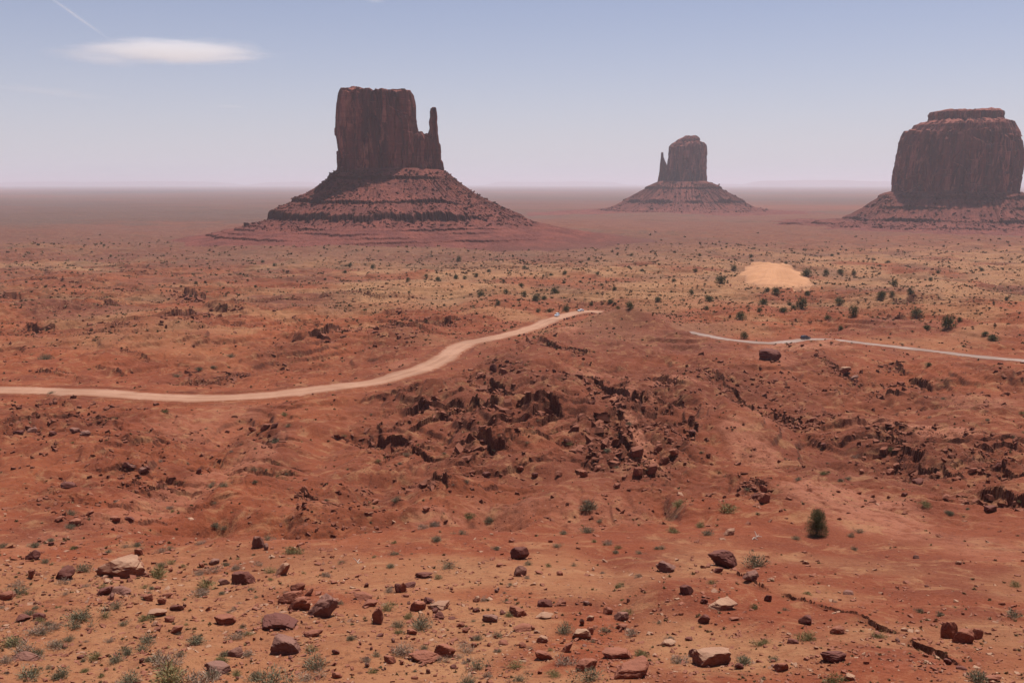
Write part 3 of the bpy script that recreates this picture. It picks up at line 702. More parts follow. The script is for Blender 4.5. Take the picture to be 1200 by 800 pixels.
def talus(name, x_l, x_r, y_base_px, Yc, bdep, prof, ledges, seed, parent, nth=1300, nr=330, gully=4., span=None, skew=None, rfade=0.):
    """prof: (distance from the wall m, drop m); ledges: (drop, height, phase, amount)"""
    xl, z0 = on_plane(x_l, y_base_px, Yc); xr, _ = on_plane(x_r, y_base_px, Yc)
    cx, a = (xl + xr) / 2, (xr - xl) / 2
    th = np.linspace(0, 2 * np.pi, nth, endpoint=False) + np.pi / 2
    # denser towards the viewer
    th = th + .45 * np.sin(2 * (th - np.pi / 2)) * 0
    prof = np.array(prof, float)
    dmax = prof[-1, 0]
    dd = np.r_[-min(a, bdep) * .6, np.linspace(-4, dmax, nr) if span is None else span]
    nr_ = len(dd)
    D, T = np.meshgrid(dd, th, indexing='ij')
    ct, st = np.cos(T), np.sin(T)
    ex = 2 / 2.6; blend = ss(0, 120, D)
    sxx = np.sign(ct) * np.abs(ct) ** ex * (1 - blend) + ct * blend; syy = np.sign(st) * np.abs(st) ** ex * (1 - blend) + st * blend
    A, B = a + D, bdep + D
    az = math.atan2(cx, Yc); ca_, sa_ = math.cos(az), math.sin(az)
    lx, ly = sxx * A * ca_, syy * B
    X_ = cx + lx * ca_ + ly * sa_; Y_ = Yc - lx * sa_ + ly * ca_
    warp = 1 + .12 * gn(T * 1.6, 0 * T, seed) + .05 * gn(T * 6, 0 * T, seed + 1)
    if skew is not None: warp = warp * skew(ct, st)
    De = D * warp
    drop = np.interp(De, prof[:, 0], prof[:, 1])
    drop = np.where(D < 0, 0 + D * .0, drop)
    g1 = gn(T * 14, D / 200, seed + 2); g2 = gn(T * 38, D / 90, seed + 3)
    on = ss(0, 30, D) * ss(dmax, dmax * .6, D)
    zz = z0 - drop + on * gully * (.8 * (np.abs(g1) * 2 - .6) + .35 * (np.abs(g2) * 2 - .6)) * ss(130, 70, drop)
    # ledges of harder beds
    add = np.zeros_like(zz)
    for li, (dl, h, lo, hi) in enumerate(ledges):
        w_ = gn(T * 5, 0 * T + li, seed + 20 + li) * .18 * h + gn(T * 26, 0 * T, seed + 30 + li) * .28 * h + (cell(T * 60, 0 * T, li) - .5) * .35 * h
        s = (z0 - dl + w_) - zz                       # positive below the ledge
        amt = (lo + (hi - lo) * ss(-.4, .3, gn(T * 2.2, 0 * T, seed + 40 + li))) * (1 - rfade * ss(.35, .75, ct))
        # raise everything above the ledge line; fades upslope
        add += amt * h * ss(.12 * h, -.12 * h, s) * np.exp(-np.maximum(-s, 0) / (h * 3.2))
        add -= amt * h * .25 * ss(0, .1, s) * np.exp(-np.maximum(s, 0) / (h * 1.0))
    zz = zz + add
    rough = .7 * on * (.7 * gn(X_ / 13, Y_ / 13, seed + 4) + .8 * gn(X_ / 5.5, Y_ / 5.5, seed + 5) + .45 * gn(X_ / 2.6, Y_ / 2.6, seed + 6)) * ss(150, 20, D * 0 + drop - 70)
    zz = zz + rough
    me = np_mesh(name, np.stack([X_, Y_, zz], -1).reshape(-1, 3), grid_faces(nr_, nth, True))
    fattr(me, 'veg', np.clip(ss(dmax * .55, dmax * .9, D) * .8, 0, 1))
    o = link_mesh(name, me, parent, M_talus)
    return o, (X_, Y_, zz, D)

def rocks_on(name, surf, n, dlo, dhi, smin, smax, parent, seed, zdrop_front=True):
    X_, Y_, Z_, D = surf; r = np.random.default_rng(seed)
    cand = np.nonzero(((D > dlo) & (D < dhi) & (Y_ < Y_.mean())).ravel())[0]
    pick = r.choice(cand, n)
    P_ = np.stack([X_.ravel()[pick], Y_.ravel()[pick], Z_.ravel()[pick]], -1)
    s = smin + (smax - smin) * r.random(n) ** 4
    me = block_cloud(name, P_, s, r)
    o = link_mesh(name, me, parent, M_talus); o['kind'] = 'stuff'
    return o

CUBE = np.array([(-1, -1, -1), (1, -1, -1), (1, 1, -1), (-1, 1, -1), (-1, -1, 1), (1, -1, 1), (1, 1, 1), (-1, 1, 1)], float) * .5
CF = np.array([(0, 3, 2, 1), (4, 5, 6, 7), (0, 1, 5, 4), (1, 2, 6, 5), (2, 3, 7, 6), (3, 0, 4, 7)])
def block_cloud(name, P_, s, r, flat=.6):
    """many small angular blocks, every one with its own corners"""
    n = len(P_)
    v = CUBE[None] * (1 + 0 * P_[:, None, :1]) + (r.random((n, 8, 3)) - .5) * .55
    v[:, 4:, :2] *= (.55 + .4 * r.random((n, 1, 2)))
    dims = np.stack([.8 + .7 * r.random(n), .6 + .5 * r.random(n), flat * (.5 + .8 * r.random(n))], -1)
    v *= dims[:, None] * s[:, None, None]
    ax = r.normal(size=(n, 2)) * .28
    v[:, :, 2] += v[:, :, 0] * ax[:, :1] + v[:, :, 1] * ax[:, 1:]
    th = r.random(n) * 6.283; c_, s_ = np.cos(th)[:, None], np.sin(th)[:, None]
    x = v[:, :, 0] * c_ - v[:, :, 1] * s_; y = v[:, :, 0] * s_ + v[:, :, 1] * c_
    v[:, :, 0], v[:, :, 1] = x, y
    v += P_[:, None]; v[:, :, 2] += (dims[:, 2] * s * .22)[:, None]
    Fc = CF[None] + (np.arange(n) * 8)[:, None, None]
    return np_mesh(name, v.reshape(-1, 3), Fc.reshape(-1, 4))

# West butte: mesa-like block, low fin and separate thumb
YW = 1740
bw = empty("sandstone_butte", (on_plane(455, 290, YW)[0], YW, -98))
tag(bw, "nearest red sandstone butte, tall block with a slender spire on its right", "butte")
def keep(o, root):
    o.matrix_parent_inverse = Matrix.Translation(-Vector(root.location)); return o
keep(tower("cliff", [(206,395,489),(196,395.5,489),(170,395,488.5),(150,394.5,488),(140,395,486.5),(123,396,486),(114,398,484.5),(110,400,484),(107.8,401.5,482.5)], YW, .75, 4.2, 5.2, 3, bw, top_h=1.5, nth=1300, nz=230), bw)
keep(tower("summit_cap", [(110,404,432),(106,406,430),(104.5,408,427),(102.6,411,421)], YW - 22, .8, 3, 1.2, 5, bw, top_h=1, nth=240, nz=24, sink=4), bw)
keep(tower("summit_cap", [(110,438,472),(107.5,441,468),(106.3,444,462)], YW - 15, .6, 3, 1.2, 6, bw, top_h=1, nth=240, nz=16, sink=4), bw)
keep(tower("fin", [(206,470,512),(185,474,511),(172,476,510),(163,478,508),(160,480,504),(158,484,500)], YW - 8, .55, 3, 3.0, 8, bw, top_h=1.5, nth=600, nz=130), bw)
keep(tower("fin_pinnacle", [(170,483,497),(158,488,497),(154.5,489,494.5)], YW - 6, .8, 2.5, .9, 9, bw, top_h=1, nth=200, nz=40), bw)
keep(tower("fin_pinnacle", [(170,484,490),(153,485,489.5),(146,486,488)], YW - 4, .8, 2.5, .7, 10, bw, top_h=1, nth=200, nz=50), bw)
keep(tower("thumb", [(207,495,521),(198,500,520.5),(190,502,519.2),(187,502.3,517),(178,502.6,516.4),(170,502,515.8),(167,502.9,514),(160,503.9,513.2),(156,503.2,512.3),(150,504.8,512.2),(143,503.9,511.3),(137,505.2,512),(131,504.8,511.4),(127,505.8,510.8)], YW - 6, .8, 2.8, 1.7, 12, bw, top_h=1, nth=420, nz=200), bw)
def skW(ct, st): return 1.0 + .10 * np.maximum(-ct, 0) - .04 * np.maximum(ct, 0)
tw, sW = talus("talus", 397, 520, 199, YW, 55, [(0, 0), (31, 26), (60, 46), (107, 69), (140, 85), (152, 91), (190, 100), (260, 112), (340, 121), (430, 128)],
      [(17, 4.5, .5, 1), (59, 5, .6, 1), (80, 11, .7, 1), (96, 2.6, .2, 1), (101, 2.6, .2, 1), (105.5, 2.6, .2, 1), (109.5, 2.6, .2, 1)], 4, bw, nr=400, skew=skW, rfade=.8, gully=2.5)
keep(tw, bw)
keep(rocks_on("talus_boulders", sW, 4200, 5, 170, .8, 5.0, bw, 5), bw)

# Far butte with thin spire on its left
YE = 3750
be = empty("sandstone_butte", (on_plane(805, 255, YE)[0], YE, -107))
tag(be, "farthest and smallest butte, hazy block with a thin spire on its left", "butte")
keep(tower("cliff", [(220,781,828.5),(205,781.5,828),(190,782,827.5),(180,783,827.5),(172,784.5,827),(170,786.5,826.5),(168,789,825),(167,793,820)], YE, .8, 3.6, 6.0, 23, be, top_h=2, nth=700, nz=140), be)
keep(tower("summit_cap", [(170,791,820),(166,792,819.5),(164,794,819.5),(162,798,819),(160,803,817)], YE, .8, 3, 3, 25, be, top_h=2, nth=300, nz=40), be)
keep(tower("thumb", [(222,769,787),(212,771,786),(200,773,783),(192,773.5,781),(188,774,779),(184,774.6,777.6),(179,775,777.2)], YE, .8, 2.6, 1.5, 27, be, top_h=1, nth=260, nz=110), be)
te, sE = talus("talus", 772, 828, 213, YE, 100, [(0, 0), (60, 36), (120, 72), (175, 97), (230, 107), (420, 114), (700, 121), (900, 126)],
      [(26, 7, .1, .8), (74, 10, .1, 1), (104, 4, .0, .7)], 24, be, nth=1000, nr=300, gully=7)
keep(te, be)
keep(rocks_on("talus_boulders", sE, 1200, 10, 230, 2, 9, be, 6), be)

# Right butte: massive drum with a stepped summit
YM = 2450
bm = empty("sandstone_butte", (on_plane(1120, 275, YM)[0], YM, -103))
tag(bm, "massive drum-shaped butte at the right edge with a flat stepped summit slab", "butte")
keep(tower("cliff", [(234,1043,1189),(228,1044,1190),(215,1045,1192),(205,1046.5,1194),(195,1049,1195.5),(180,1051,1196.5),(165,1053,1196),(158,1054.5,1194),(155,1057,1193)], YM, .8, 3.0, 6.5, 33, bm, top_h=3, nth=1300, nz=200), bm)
keep(tower("upper_tier", [(160,1058,1194),(154,1066,1192),(150,1070,1190),(147,1072,1189),(144.5,1078,1187)], YM, .82, 2.8, 4, 35, bm, top_h=8, nth=800, nz=60, sink=3), bm)
keep(tower("summit_cap", [(146,1086,1178),(138,1088,1176),(135,1087,1177),(132,1089,1176.5),(130.5,1102,1173)], YM, .8, 3, 2.4, 37, bm, top_h=3, nth=600, nz=50, sink=3), bm)
tm, sM = talus("talus", 1044, 1190, 225, YM, 125, [(0, 0), (30, 12), (72, 42), (105, 62), (130, 72), (160, 77), (220, 82), (330, 82), (480, 88), (650, 95)],
      [(14, 6, .1, 1), (38, 4, .0, 1), (66, 6, .35, 1), (79, 3, .0, 1), (84, 3, 0, .8)], 34, bm, nth=1300, nr=330, gully=4)
keep(tm, bm)
keep(rocks_on("talus_boulders", sM, 2600, 8, 220, 1.2, 7, bm, 7), bm)

# ------------------------------------------------------------------ far hills on the skyline
def ridge(x0, x1, Yc, top_px, seed, dep=2500):
    xs = np.linspace(on_plane(x0, 215, Yc)[0], on_plane(x1, 215, Yc)[0], 420); v = np.linspace(-1, 1, 25)
    ht = on_plane(600, top_px, Yc)[1] + 112; e = ss(0, .12, np.linspace(0, 1, 420)) * ss(1, .88, np.linspace(0, 1, 420))
    n_ = .55 + .9 * gn(xs / 3800, 0 * xs, seed) + .25 * gn(xs / 900, 0 * xs, seed + 1); n_ = np.where(n_ > .62, .62 + (n_ - .62) * .15, n_)      # flat mesa tops
    hh_ = np.maximum(ht * e * n_, 0)
    XX = xs[None] + 0 * v[:, None]; YY = Yc + v[:, None] * dep * (1 + .3 * gn(xs / 2500, 0 * xs, seed + 2))[None]
    ZZ = -120 + hh_[None] * ss(1, .55, np.abs(v))[:, None] * (1 + .1 * gn(XX / 700, YY / 700, seed + 3))
    o = link_mesh("hills", np_mesh("hills", np.stack([XX, YY, ZZ], -1).reshape(-1, 3), grid_faces(25, 420)), None, M_talus)
    tag(o, "low flat-topped hills far away on the hazy skyline", None, None, 'structure')
ridge(-60, 420, 52000, 210.5, 301); ridge(560, 800, 56000, 211, 305); ridge(820, 1080, 46000, 208, 309); ridge(1150, 1400, 50000, 209, 313)

# ------------------------------------------------------------------ haze
hz = np.array([(x, y, z) for x in (-131000, 131000) for y in (-420, 81000) for z in (-126, 240)], float)
hf = np.array([(0, 1, 3, 2), (4, 6, 7, 5), (0, 4, 5, 1), (2, 3, 7, 6), (0, 2, 6, 4), (1, 5, 7, 3)])
hm = bpy.data.materials.new("haze"); hm.use_nodes = True; hm.node_tree.nodes.clear()
ho = hm.node_tree.nodes.new('ShaderNodeOutputMaterial'); hv = hm.node_tree.nodes.new('ShaderNodeVolumePrincipled')
hv.inputs['Color'].default_value = (.95, .92, 1.0, 1); hv.inputs['Density'].default_value = 4.8e-5; hv.inputs['Anisotropy'].default_value = .2
hm.node_tree.links.new(hv.outputs[0], ho.inputs['Volume'])
haze = link_mesh("haze", np_mesh("haze", hz, hf), None, hm); tag(haze, "pale dusty haze filling the valley air", None, None, 'stuff')

# ------------------------------------------------------------------ sand dune (a smooth bare slope of blown sand)
M_sand, nt, b = mat("blown_sand"); g = N(nt); P = g.pos()
c = g.mix(g.ramp(g.noise(P, .05, 4, .6), .35, .65), (.50, .245, .125), (.44, .21, .105))
g.lk(g.mix(g.math('MULTIPLY', g.attr('edge'), g.ramp(g.noise(P, .22, 5, .75), .40, .52)), c, (.24, .112, .062)), b.inputs['Base Color'])
g.lk(g.bump(g.noise(g.scale(P, (1, .3, 1)), .8, 4, .5), .25, .7), b.inputs['Normal'])
dl = np.array([base_at(*p) for p in [(864,323),(872,316),(884,312),(905,310.5),(925,314),(940,320),(949,330),(953,337),(938,341),(915,340),(897,341.5),(882,336),(872,331)]])
dc = dl.mean(0); nth_, nr_ = 260, 60
t_ = np.linspace(0, len(dl), nth_, endpoint=False); i0 = t_.astype(int) % len(dl); f_ = (t_ - t_.astype(int))[:, None]
ol = dl[i0] * (1 - f_) + dl[(i0 + 1) % len(dl)] * f_
k_ = np.hanning(25); k_ /= k_.sum()
ol = np.c_[np.convolve(np.r_[ol[-12:, 0], ol[:, 0], ol[:12, 0]], k_, 'valid'), np.convolve(np.r_[ol[-12:, 1], ol[:, 1], ol[:12, 1]], k_, 'valid')]
ol = dc + (ol - dc) * 1.06 * (1 + .10 * gn(np.arange(nth_) / 9, 0 * np.arange(nth_), 3) + .02 * gn(np.arange(nth_) / 2.5, 0 * np.arange(nth_), 5))[:, None]
rr = np.linspace(1, 0, nr_)[:, None]
DX = dc[0] + (ol[None, :, 0] - dc[0]) * rr; DY = dc[1] + (ol[None, :, 1] - dc[1]) * rr
DZ = gz(DX.ravel(), DY.ravel()).reshape(DX.shape)
DZ = DZ + 7.5 * ss(1.0, .15, rr) + .35 - 1.3 * ss(.93, 1, rr) + .35 * gn(DX / 16, DY / 16, 4)
me = np_mesh("sand_dune", np.stack([DX, DY, DZ], -1).reshape(-1, 3), grid_faces(nr_, nth_, True), True); fattr(me, 'edge', ss(.80, 1.0, rr + 0 * DX))
tag(link_mesh("sand_dune", me, None, M_sand),
    "smooth bare orange sand dune beyond the road, right of centre", None, None, 'structure')

# ------------------------------------------------------------------ boulders
def rock_mesh(seed, dims, sub=3, npl=13, rough=.05):
    """angular block: a ball cut by flat planes, with chipped and bedded surface relief"""
    r = np.random.default_rng(seed)
    bm_ = bmesh.new(); bmesh.ops.create_icosphere(bm_, subdivisions=sub, radius=1)
    V_ = np.array([v.co[:] for v in bm_.verts]); Fc = np.array([[v.index for v in f.verts] for f in bm_.faces]); bm_.free()
    Nn = r.normal(size=(npl, 3)); Nn /= np.linalg.norm(Nn, axis=1)[:, None]
    q = Matrix.Rotation(r.random() * .35 - .17, 3, 'X') @ Matrix.Rotation(r.random() * .35 - .17, 3, 'Y') @ Matrix.Rotation(r.random() * 1.5, 3, 'Z')
    ax = np.array([q @ Vector(v) for v in ((1, 0, 0), (-1, .35, .2), (.25, 1, .3), (0, -1, -.25), (.1, .15, 1), (0, 0, -1))]) + r.normal(size=(6, 3)) * .24
    ax /= np.linalg.norm(ax, axis=1)[:, None]
    Nn = np.vstack([Nn, ax]); off = np.r_[.62 + .36 * r.random(npl), .48 + .30 * r.random(6)]
    dots = V_ @ Nn.T
    rad = np.min(np.where(dots > .05, off[None] / np.maximum(dots, .05), 9), axis=1)
    rad = np.minimum(rad, 1.05)
    P_ = V_ * rad[:, None]
    P_[:, 0] += P_[:, 2] * r.uniform(-.45, .45); P_[:, 1] += P_[:, 2] * r.uniform(-.1, .4)
    P_[:, 2] += P_[:, 0] * r.uniform(-.35, .35)
    nz_ = gn(P_[:, 0] * 2.2 + P_[:, 2] * .6, P_[:, 1] * 2.2, seed) * 1.2 + .7 * gn(P_[:, 0] * 5 + 9, P_[:, 2] * 6, seed + 1) + .4 * gn(P_[:, 1] * 11, P_[:, 2] * 13 + P_[:, 0] * 5, seed + 2)
    bed = np.abs(((P_[:, 2] * 2.1 + .25 * nz_) % 1) - .5) * 2
    P_ = P_ * (1 + rough * nz_ - rough * 1.0 * (bed < .14))[:, None]
    mn, mx = P_.min(0), P_.max(0)
    P_ = (P_ - (mn + mx) / 2) / (mx - mn) * np.array(dims)
    P_[:, 2] += dims[2] * .5
    return np_mesh("rock", P_, Fc)

TONES = {'r': (M_rock_red, 'red'), 'd': (M_rock_dark, 'dark brown'), 't': (M_rock_tan, 'pale-topped'), 'g': (M_rock_grey, 'grey')}
LAND = [("the large tan-topped boulder", 145, 667), ("the lone dark juniper", 957, 612), ("the big square dark boulder", 846, 655), ("the twin-lobed boulder", 1126, 742),
        ("the big brown boulder heap", 368, 712), ("the upright pointed stone", 443, 722), ("the long shaded boulder", 735, 780), ("the pale wedge boulder", 832, 768),
        ("the lone rock on the smooth mound", 780, 661), ("the bleached driftwood", 886, 628), ("the dark slab rock", 496, 674), ("the big pyramid rock", 337, 760),
        ("the pale-topped cube", 331, 667), ("the dark cube rock", 39, 652), ("the half-buried dark block", 977, 768), ("the two-rock stack", 728, 729), ("the split dark rock", 609, 650)]
used_labels = {}
def where(px, py, land=LAND, skip=None):
    best = sorted((math.hypot(px - x, (py - y) * 1.4), n, x, y) for n, x, y in land if n != skip and math.hypot(px - x, py - y) > 2)[0]
    d, n, x, y = best; dx, dy = px - x, py - y
    side = ("left of" if dx < 0 else "right of") if abs(dx) > 1.6 * abs(dy) else (("behind" if dy < 0 else "in front of") if abs(dy) > 1.6 * abs(dx) else
            (("behind and left of" if dx < 0 else "behind and right of") if dy < 0 else ("in front and left of" if dx < 0 else "in front and right of")))
    q = "just " if d < 28 else ("" if d < 60 else ("a little way " if d < 100 else "well "))
    return q + side + " " + n
def unique_label(head, px, py, land=LAND, skip=None):
    lab = head + " " + where(px, py, land, skip)
    if len(lab.replace('-', ' ').split()) > 15: lab = lab.replace('small ', '').replace('a little way ', '')
    if lab in used_labels:
        others = sorted((math.hypot(px - x, py - y), n) for n, x, y in land)[1:4]
        for _, n in others:
            l2 = head + " " + where(px, py, [(a, x, y) for a, x, y in land if a == n])
            if l2 not in used_labels: lab = l2; break
        else:
            for extra in ("smaller ", "roundish ", "farther ", "nearer ", "low ", "bare "):
                if extra + lab not in used_labels: lab = extra + lab; break
    used_labels[lab] = 1
    return lab

# px centre, base py, width px, height px, tone, label or None
ROCKS = [
 (145,678,56,27,'t',"large tan-topped boulder, biggest on the left of the foreground"), (39,658,17,13,'d',"dark cube-shaped rock at far left with a pale shrub behind it"), (77,680,21,15,'d',0),
 (122,699,19,12,'d',0),(141,697,25,9,'g',0),(174,705,14,10,'r',0),(196,702,13,8,'r',0),(208,716,15,9,'d',0),(286,687,26,18,'d',0),(263,687,13,9,'g',0),(302,645,15,16,'g',0),
 (199,730,12,8,'r',0),(208,743,17,11,'r',0),(264,732,24,12,'r',0),(27,728,18,8,'d',0),(46,727,13,9,'d',0),(6,703,18,10,'r',0),(276,770,19,12,'g',0),(30,775,30,10,'g',0),(256,788,31,10,'g',0),
 (184,722,22,6,'t',0),(96,746,4,4,'r',0),(181,748,6,5,'r',0),(251,662,12,7,'g',0),(378,726,36,28,'g',"big grey-brown boulder, largest of the heap left of centre"),(340,709,27,17,'r',0),(352,718,28,20,'r',0),(349,697,17,14,'r',0),(362,699,10,10,'r',0),
 (327,737,40,17,'d',0),(367,747,22,11,'r',0),(337,769,35,24,'g',"big pyramid-shaped grey rock in front of the boulder heap"),(331,676,17,15,'t',"pale-topped cube rock beside a green tuft"),(425,703,22,9,'r',0),(434,712,18,10,'r',0),(443,735,13,22,'r',"upright pointed red stone standing on end"),
 (471,696,11,13,'r',0),(480,689,14,7,'d',0),(496,678,21,9,'d',"thin dark slab rock lying flat above the centre stones"),(490,718,19,14,'r',0),(503,708,13,8,'d',0),(514,715,26,8,'t',0),(515,726,13,9,'d',0),(521,771,27,17,'r',0),(499,775,38,7,'r',0),
 (483,744,14,8,'r',0),(457,778,14,10,'r',0),(575,730,18,11,'g',0),(558,718,9,6,'d',0),(606,724,20,13,'r',0),(609,658,22,17,'d',"split dark rock left of the smooth red mound"),(610,677,15,13,'g',0),(639,712,18,11,'d',0),(657,710,13,7,'r',0),
 (638,725,20,6,'t',0),(612,740,22,9,'r',0),(636,754,14,9,'t',0),(682,750,22,14,'t',0),(692,745,11,10,'r',0),(728,728,17,11,'g',"upper rock of a two-rock stack near the bottom centre"),(728,738,15,8,'r',"lower red rock of a two-rock stack near the bottom centre"),
 (712,721,12,9,'r',0),(692,728,9,7,'t',0),(664,765,16,13,'r',0),(638,774,21,13,'r',0),(687,788,26,17,'r',0),(724,773,36,15,'r',0),(738,797,44,24,'r',"long red boulder with a deeply shaded front at the bottom edge"),
 (780,672,22,15,'g',"lone dark purplish rock sitting on the smooth red mound"),(847,668,35,23,'d',"big square dark boulder right of the smooth mound"),(842,673,10,8,'d',0),(880,680,19,11,'g',0),(805,698,15,12,'d',0),(825,708,9,7,'d',0),(846,714,31,10,'t',0),
 (825,732,14,12,'d',0),(860,727,12,5,'r',0),(855,628,14,9,'t',0),(900,706,9,9,'d',0),(836,783,44,26,'t',"pale wedge-shaped boulder with a shaded side at the bottom edge"),(866,785,11,9,'d',0),(783,757,19,7,'t',0),(807,751,9,5,'d',0),
 (814,771,14,12,'g',0),(943,733,15,12,'d',0),(981,744,17,11,'r',0),(928,755,14,8,'d',0),(976,777,30,16,'d',"half-buried dark block with a pale flat stone behind it"),(915,788,16,12,'r',0),(996,798,13,9,'t',0),(1113,753,20,24,'r',"taller left lobe of the twin-lobed boulder on the right slope"),
 (1128,757,24,20,'r',"right lobe of the twin-lobed boulder on the right slope"),(1145,751,15,14,'r',0),(1110,780,11,9,'d',0),(1162,799,20,10,'r',0),(994,697,14,6,'g',0),(1123,662,7,5,'t',0),(956,761,6,4,'t',0),(1086,688,5,3,'d',0),(1073,655,7,5,'g',0),
 (645,636,6,4,'r',0),(599,636,6,4,'r',0),(514,690,0,0,'r',0),(429,689,6,6,'d',0),(585,665,8,5,'r',0),(656,675,8,6,'r',0),(632,673,10,5,'r',0),(1012,768,6,4,'t',0),(1127,785,12,4,'d',0),(870,757,0,0,'r',0),(1060,740,8,5,'t',0),(540,735,10,6,'r',0),(590,756,12,6,'r',0),(470,757,0,0,'r',0),(395,795,12,8,'r',0),(60,640,7,5,'d',0),(152,611,10,6,'d',0)]
def rock_dims(w, h, Yd):
    m = Yd / F / .93
    W_ = w * m; dep = W_ * .72
    H_ = max((h * m - .34 * dep * .6) / .95, .30 * W_)
    return W_, dep, H_
nr = 0
for i, (px, py, w, h, tone, lab) in enumerate(ROCKS):
    if w == 0: continue
    x, y, z = at(px, py - h * .22)
    W_, dep, H_ = rock_dims(w, h, y)
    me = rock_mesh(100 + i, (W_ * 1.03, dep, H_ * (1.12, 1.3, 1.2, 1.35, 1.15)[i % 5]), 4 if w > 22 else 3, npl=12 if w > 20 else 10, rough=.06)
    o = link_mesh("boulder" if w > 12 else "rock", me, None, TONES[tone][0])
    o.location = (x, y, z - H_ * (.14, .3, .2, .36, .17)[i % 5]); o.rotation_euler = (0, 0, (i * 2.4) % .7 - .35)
    shape = "flat" if h < .45 * w else ("tall" if h > .95 * w else "angular")
    head = ("small " if w <= 12 else "") + TONES[tone][1] + " " + shape + (" rock" if w > 9 else " stone")
    own = {0: LAND[0][0], 1: LAND[13][0]}.get(i)
    tag(o, lab if lab else unique_label(head, px, py - h / 2), "boulder" if w > 12 else "rock", "loose boulders strewn over the foreground slope")
    if lab: used_labels[lab] = 1
    nr += 1
# big blocks standing among the broken ground further away
MIDROCKS = [(902,425,24,15,'d',"huge isolated dark block standing beside the pale pull-off of the right road"),(746,537,15,13,'r',"blocky red boulder under the pale path in the broken centre ground"),
 (748,558,12,10,'r',0),(764,556,12,11,'r',0),(1051,551,10,8,'r',0),(1043,558,9,8,'r',0),(1077,569,14,8,'d',0),(894,592,16,14,'r',0),(895,578,10,10,'r',0),(953,496,11,7,'r',0),(990,438,12,8,'t',0),(1001,446,10,6,'g',0),(886,586,10,8,'d',0),
 (590,440,9,8,'r',0),(578,436,9,9,'d',0),(563,443,9,6,'r',0),(233,557,7,8,'d',0),(311,505,12,8,'r',0),(322,503,9,7,'d',0),(296,507,9,7,'r',0),(155,550,11,6,'g',0),(168,555,12,7,'g',0),(148,548,8,6,'d',0),(172,552,8,6,'d',0),
 (38,507,11,6,'g',0),(22,510,12,6,'d',0),(88,508,11,7,'g',0),(100,512,12,7,'g',0),(62,511,9,6,'d',0),(80,573,16,9,'d',0),(135,612,12,7,'r',0),(88,617,14,9,'r',0),(70,612,11,7,'r',0),(105,604,10,6,'r',0),(1060,583,8,6,'d',0),(1108,585,11,6,'r',0),
 (723,573,9,7,'r',0),(700,553,9,7,'r',0),(684,560,10,8,'r',0),(665,520,9,6,'d',0),(779,545,12,10,'r',0),(790,535,13,9,'r',0),(771,530,11,9,'r',0),(786,520,10,7,'r',0),(760,505,9,6,'r',0),(753,480,8,5,'r',0),(812,512,10,8,'d',0),
 (655,558,9,6,'r',0),(627,560,8,6,'d',0),(610,552,9,6,'r',0),(570,560,10,7,'d',0),(553,556,8,5,'r',0),(500,600,9,6,'r',0),(440,590,8,5,'r',0),(1100,560,10,7,'r',0),(1140,555,11,7,'r',0),(1170,548,10,6,'d',0),(1160,600,14,8,'d',0),(1010,555,8,5,'r',0),(965,525,8,5,'d',0)]
MLAND = [("the huge isolated dark block", 902, 418), ("the dark ledge above the wash", 305, 505), ("the lone dark juniper", 957, 612), ("the pale stone path in the centre", 746, 500), ("the rubble hill by the road bend", 585, 440),
         ("the left rubble field", 70, 505), ("the black ledge at right edge", 1165, 585), ("the round orange spur", 870, 520), ("the ledge with black hollow", 575, 535), ("the red rubble heap at far left", 85, 612)]
for i, (px, py, w, h, tone, lab) in enumerate(MIDROCKS):
    x, y, z = at(px, py - h * .2); W_, dep, H_ = rock_dims(w, h, y)
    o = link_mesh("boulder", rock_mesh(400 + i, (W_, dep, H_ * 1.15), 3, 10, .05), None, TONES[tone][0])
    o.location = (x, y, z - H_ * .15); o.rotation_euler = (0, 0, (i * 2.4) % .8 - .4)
    tag(o, lab if lab else unique_label(TONES[tone][1] + (" flat" if h < .6 * w else " blocky") + " boulder", px, py, MLAND), "boulder", "large blocks among the broken ledges")

# many more stones: copies of a dozen shapes
rp = [link_mesh("rock", rock_mesh(700 + i, (1, .75, .5 + .25 * (i % 3)), 2, 9, .05), None, (M_rock_red, M_rock_dark, M_rock_red, M_rock_grey, M_rock_tan)[i % 5]) for i in range(12)]
RZ = [((20,600,640,798), 95, 3, 11, "small stone littering the lower left slope between grey shrubs"), ((420,690,700,798), 60, 3, 10, "small stone littering the bottom centre slope between dry shrubs"),
      ((880,1190,690,798), 18, 3, 7, "small stone lying on the bare red slope at lower right"), ((700,880,690,798), 10, 3, 6, "small stone lying around the red mound at lower centre right")]
first = set()
for zi, ((xa, xb, ya, yb), n, s0, s1, lab) in enumerate(RZ):
    for k in range(n):
        px, py = rng.uniform(xa, xb), ya + (yb - ya) * rng.random() ** .7
        if zi == 0 and px > 320 and py < 690: px -= 250
        j = int(rng.integers(0, 12)); o = rp[j] if j not in first else rp[j].copy()
        if j in first: COL.objects.link(o)
        first.add(j)
        x, y, z = at(px, py); w = (s0 + (s1 - s0) * rng.random() ** 2) * y / F
        o.scale = (w, w, w * rng.uniform(.7, 1.3)); o.location = (x, y, z - .12 * w); o.rotation_euler = (rng.uniform(-.2, .2), rng.uniform(-.2, .2), rng.uniform(0, 6.28))
        tag(o, lab, "rock", "small stones, zone %s" % ("lower left", "bottom centre", "lower right", "lower centre right")[zi])
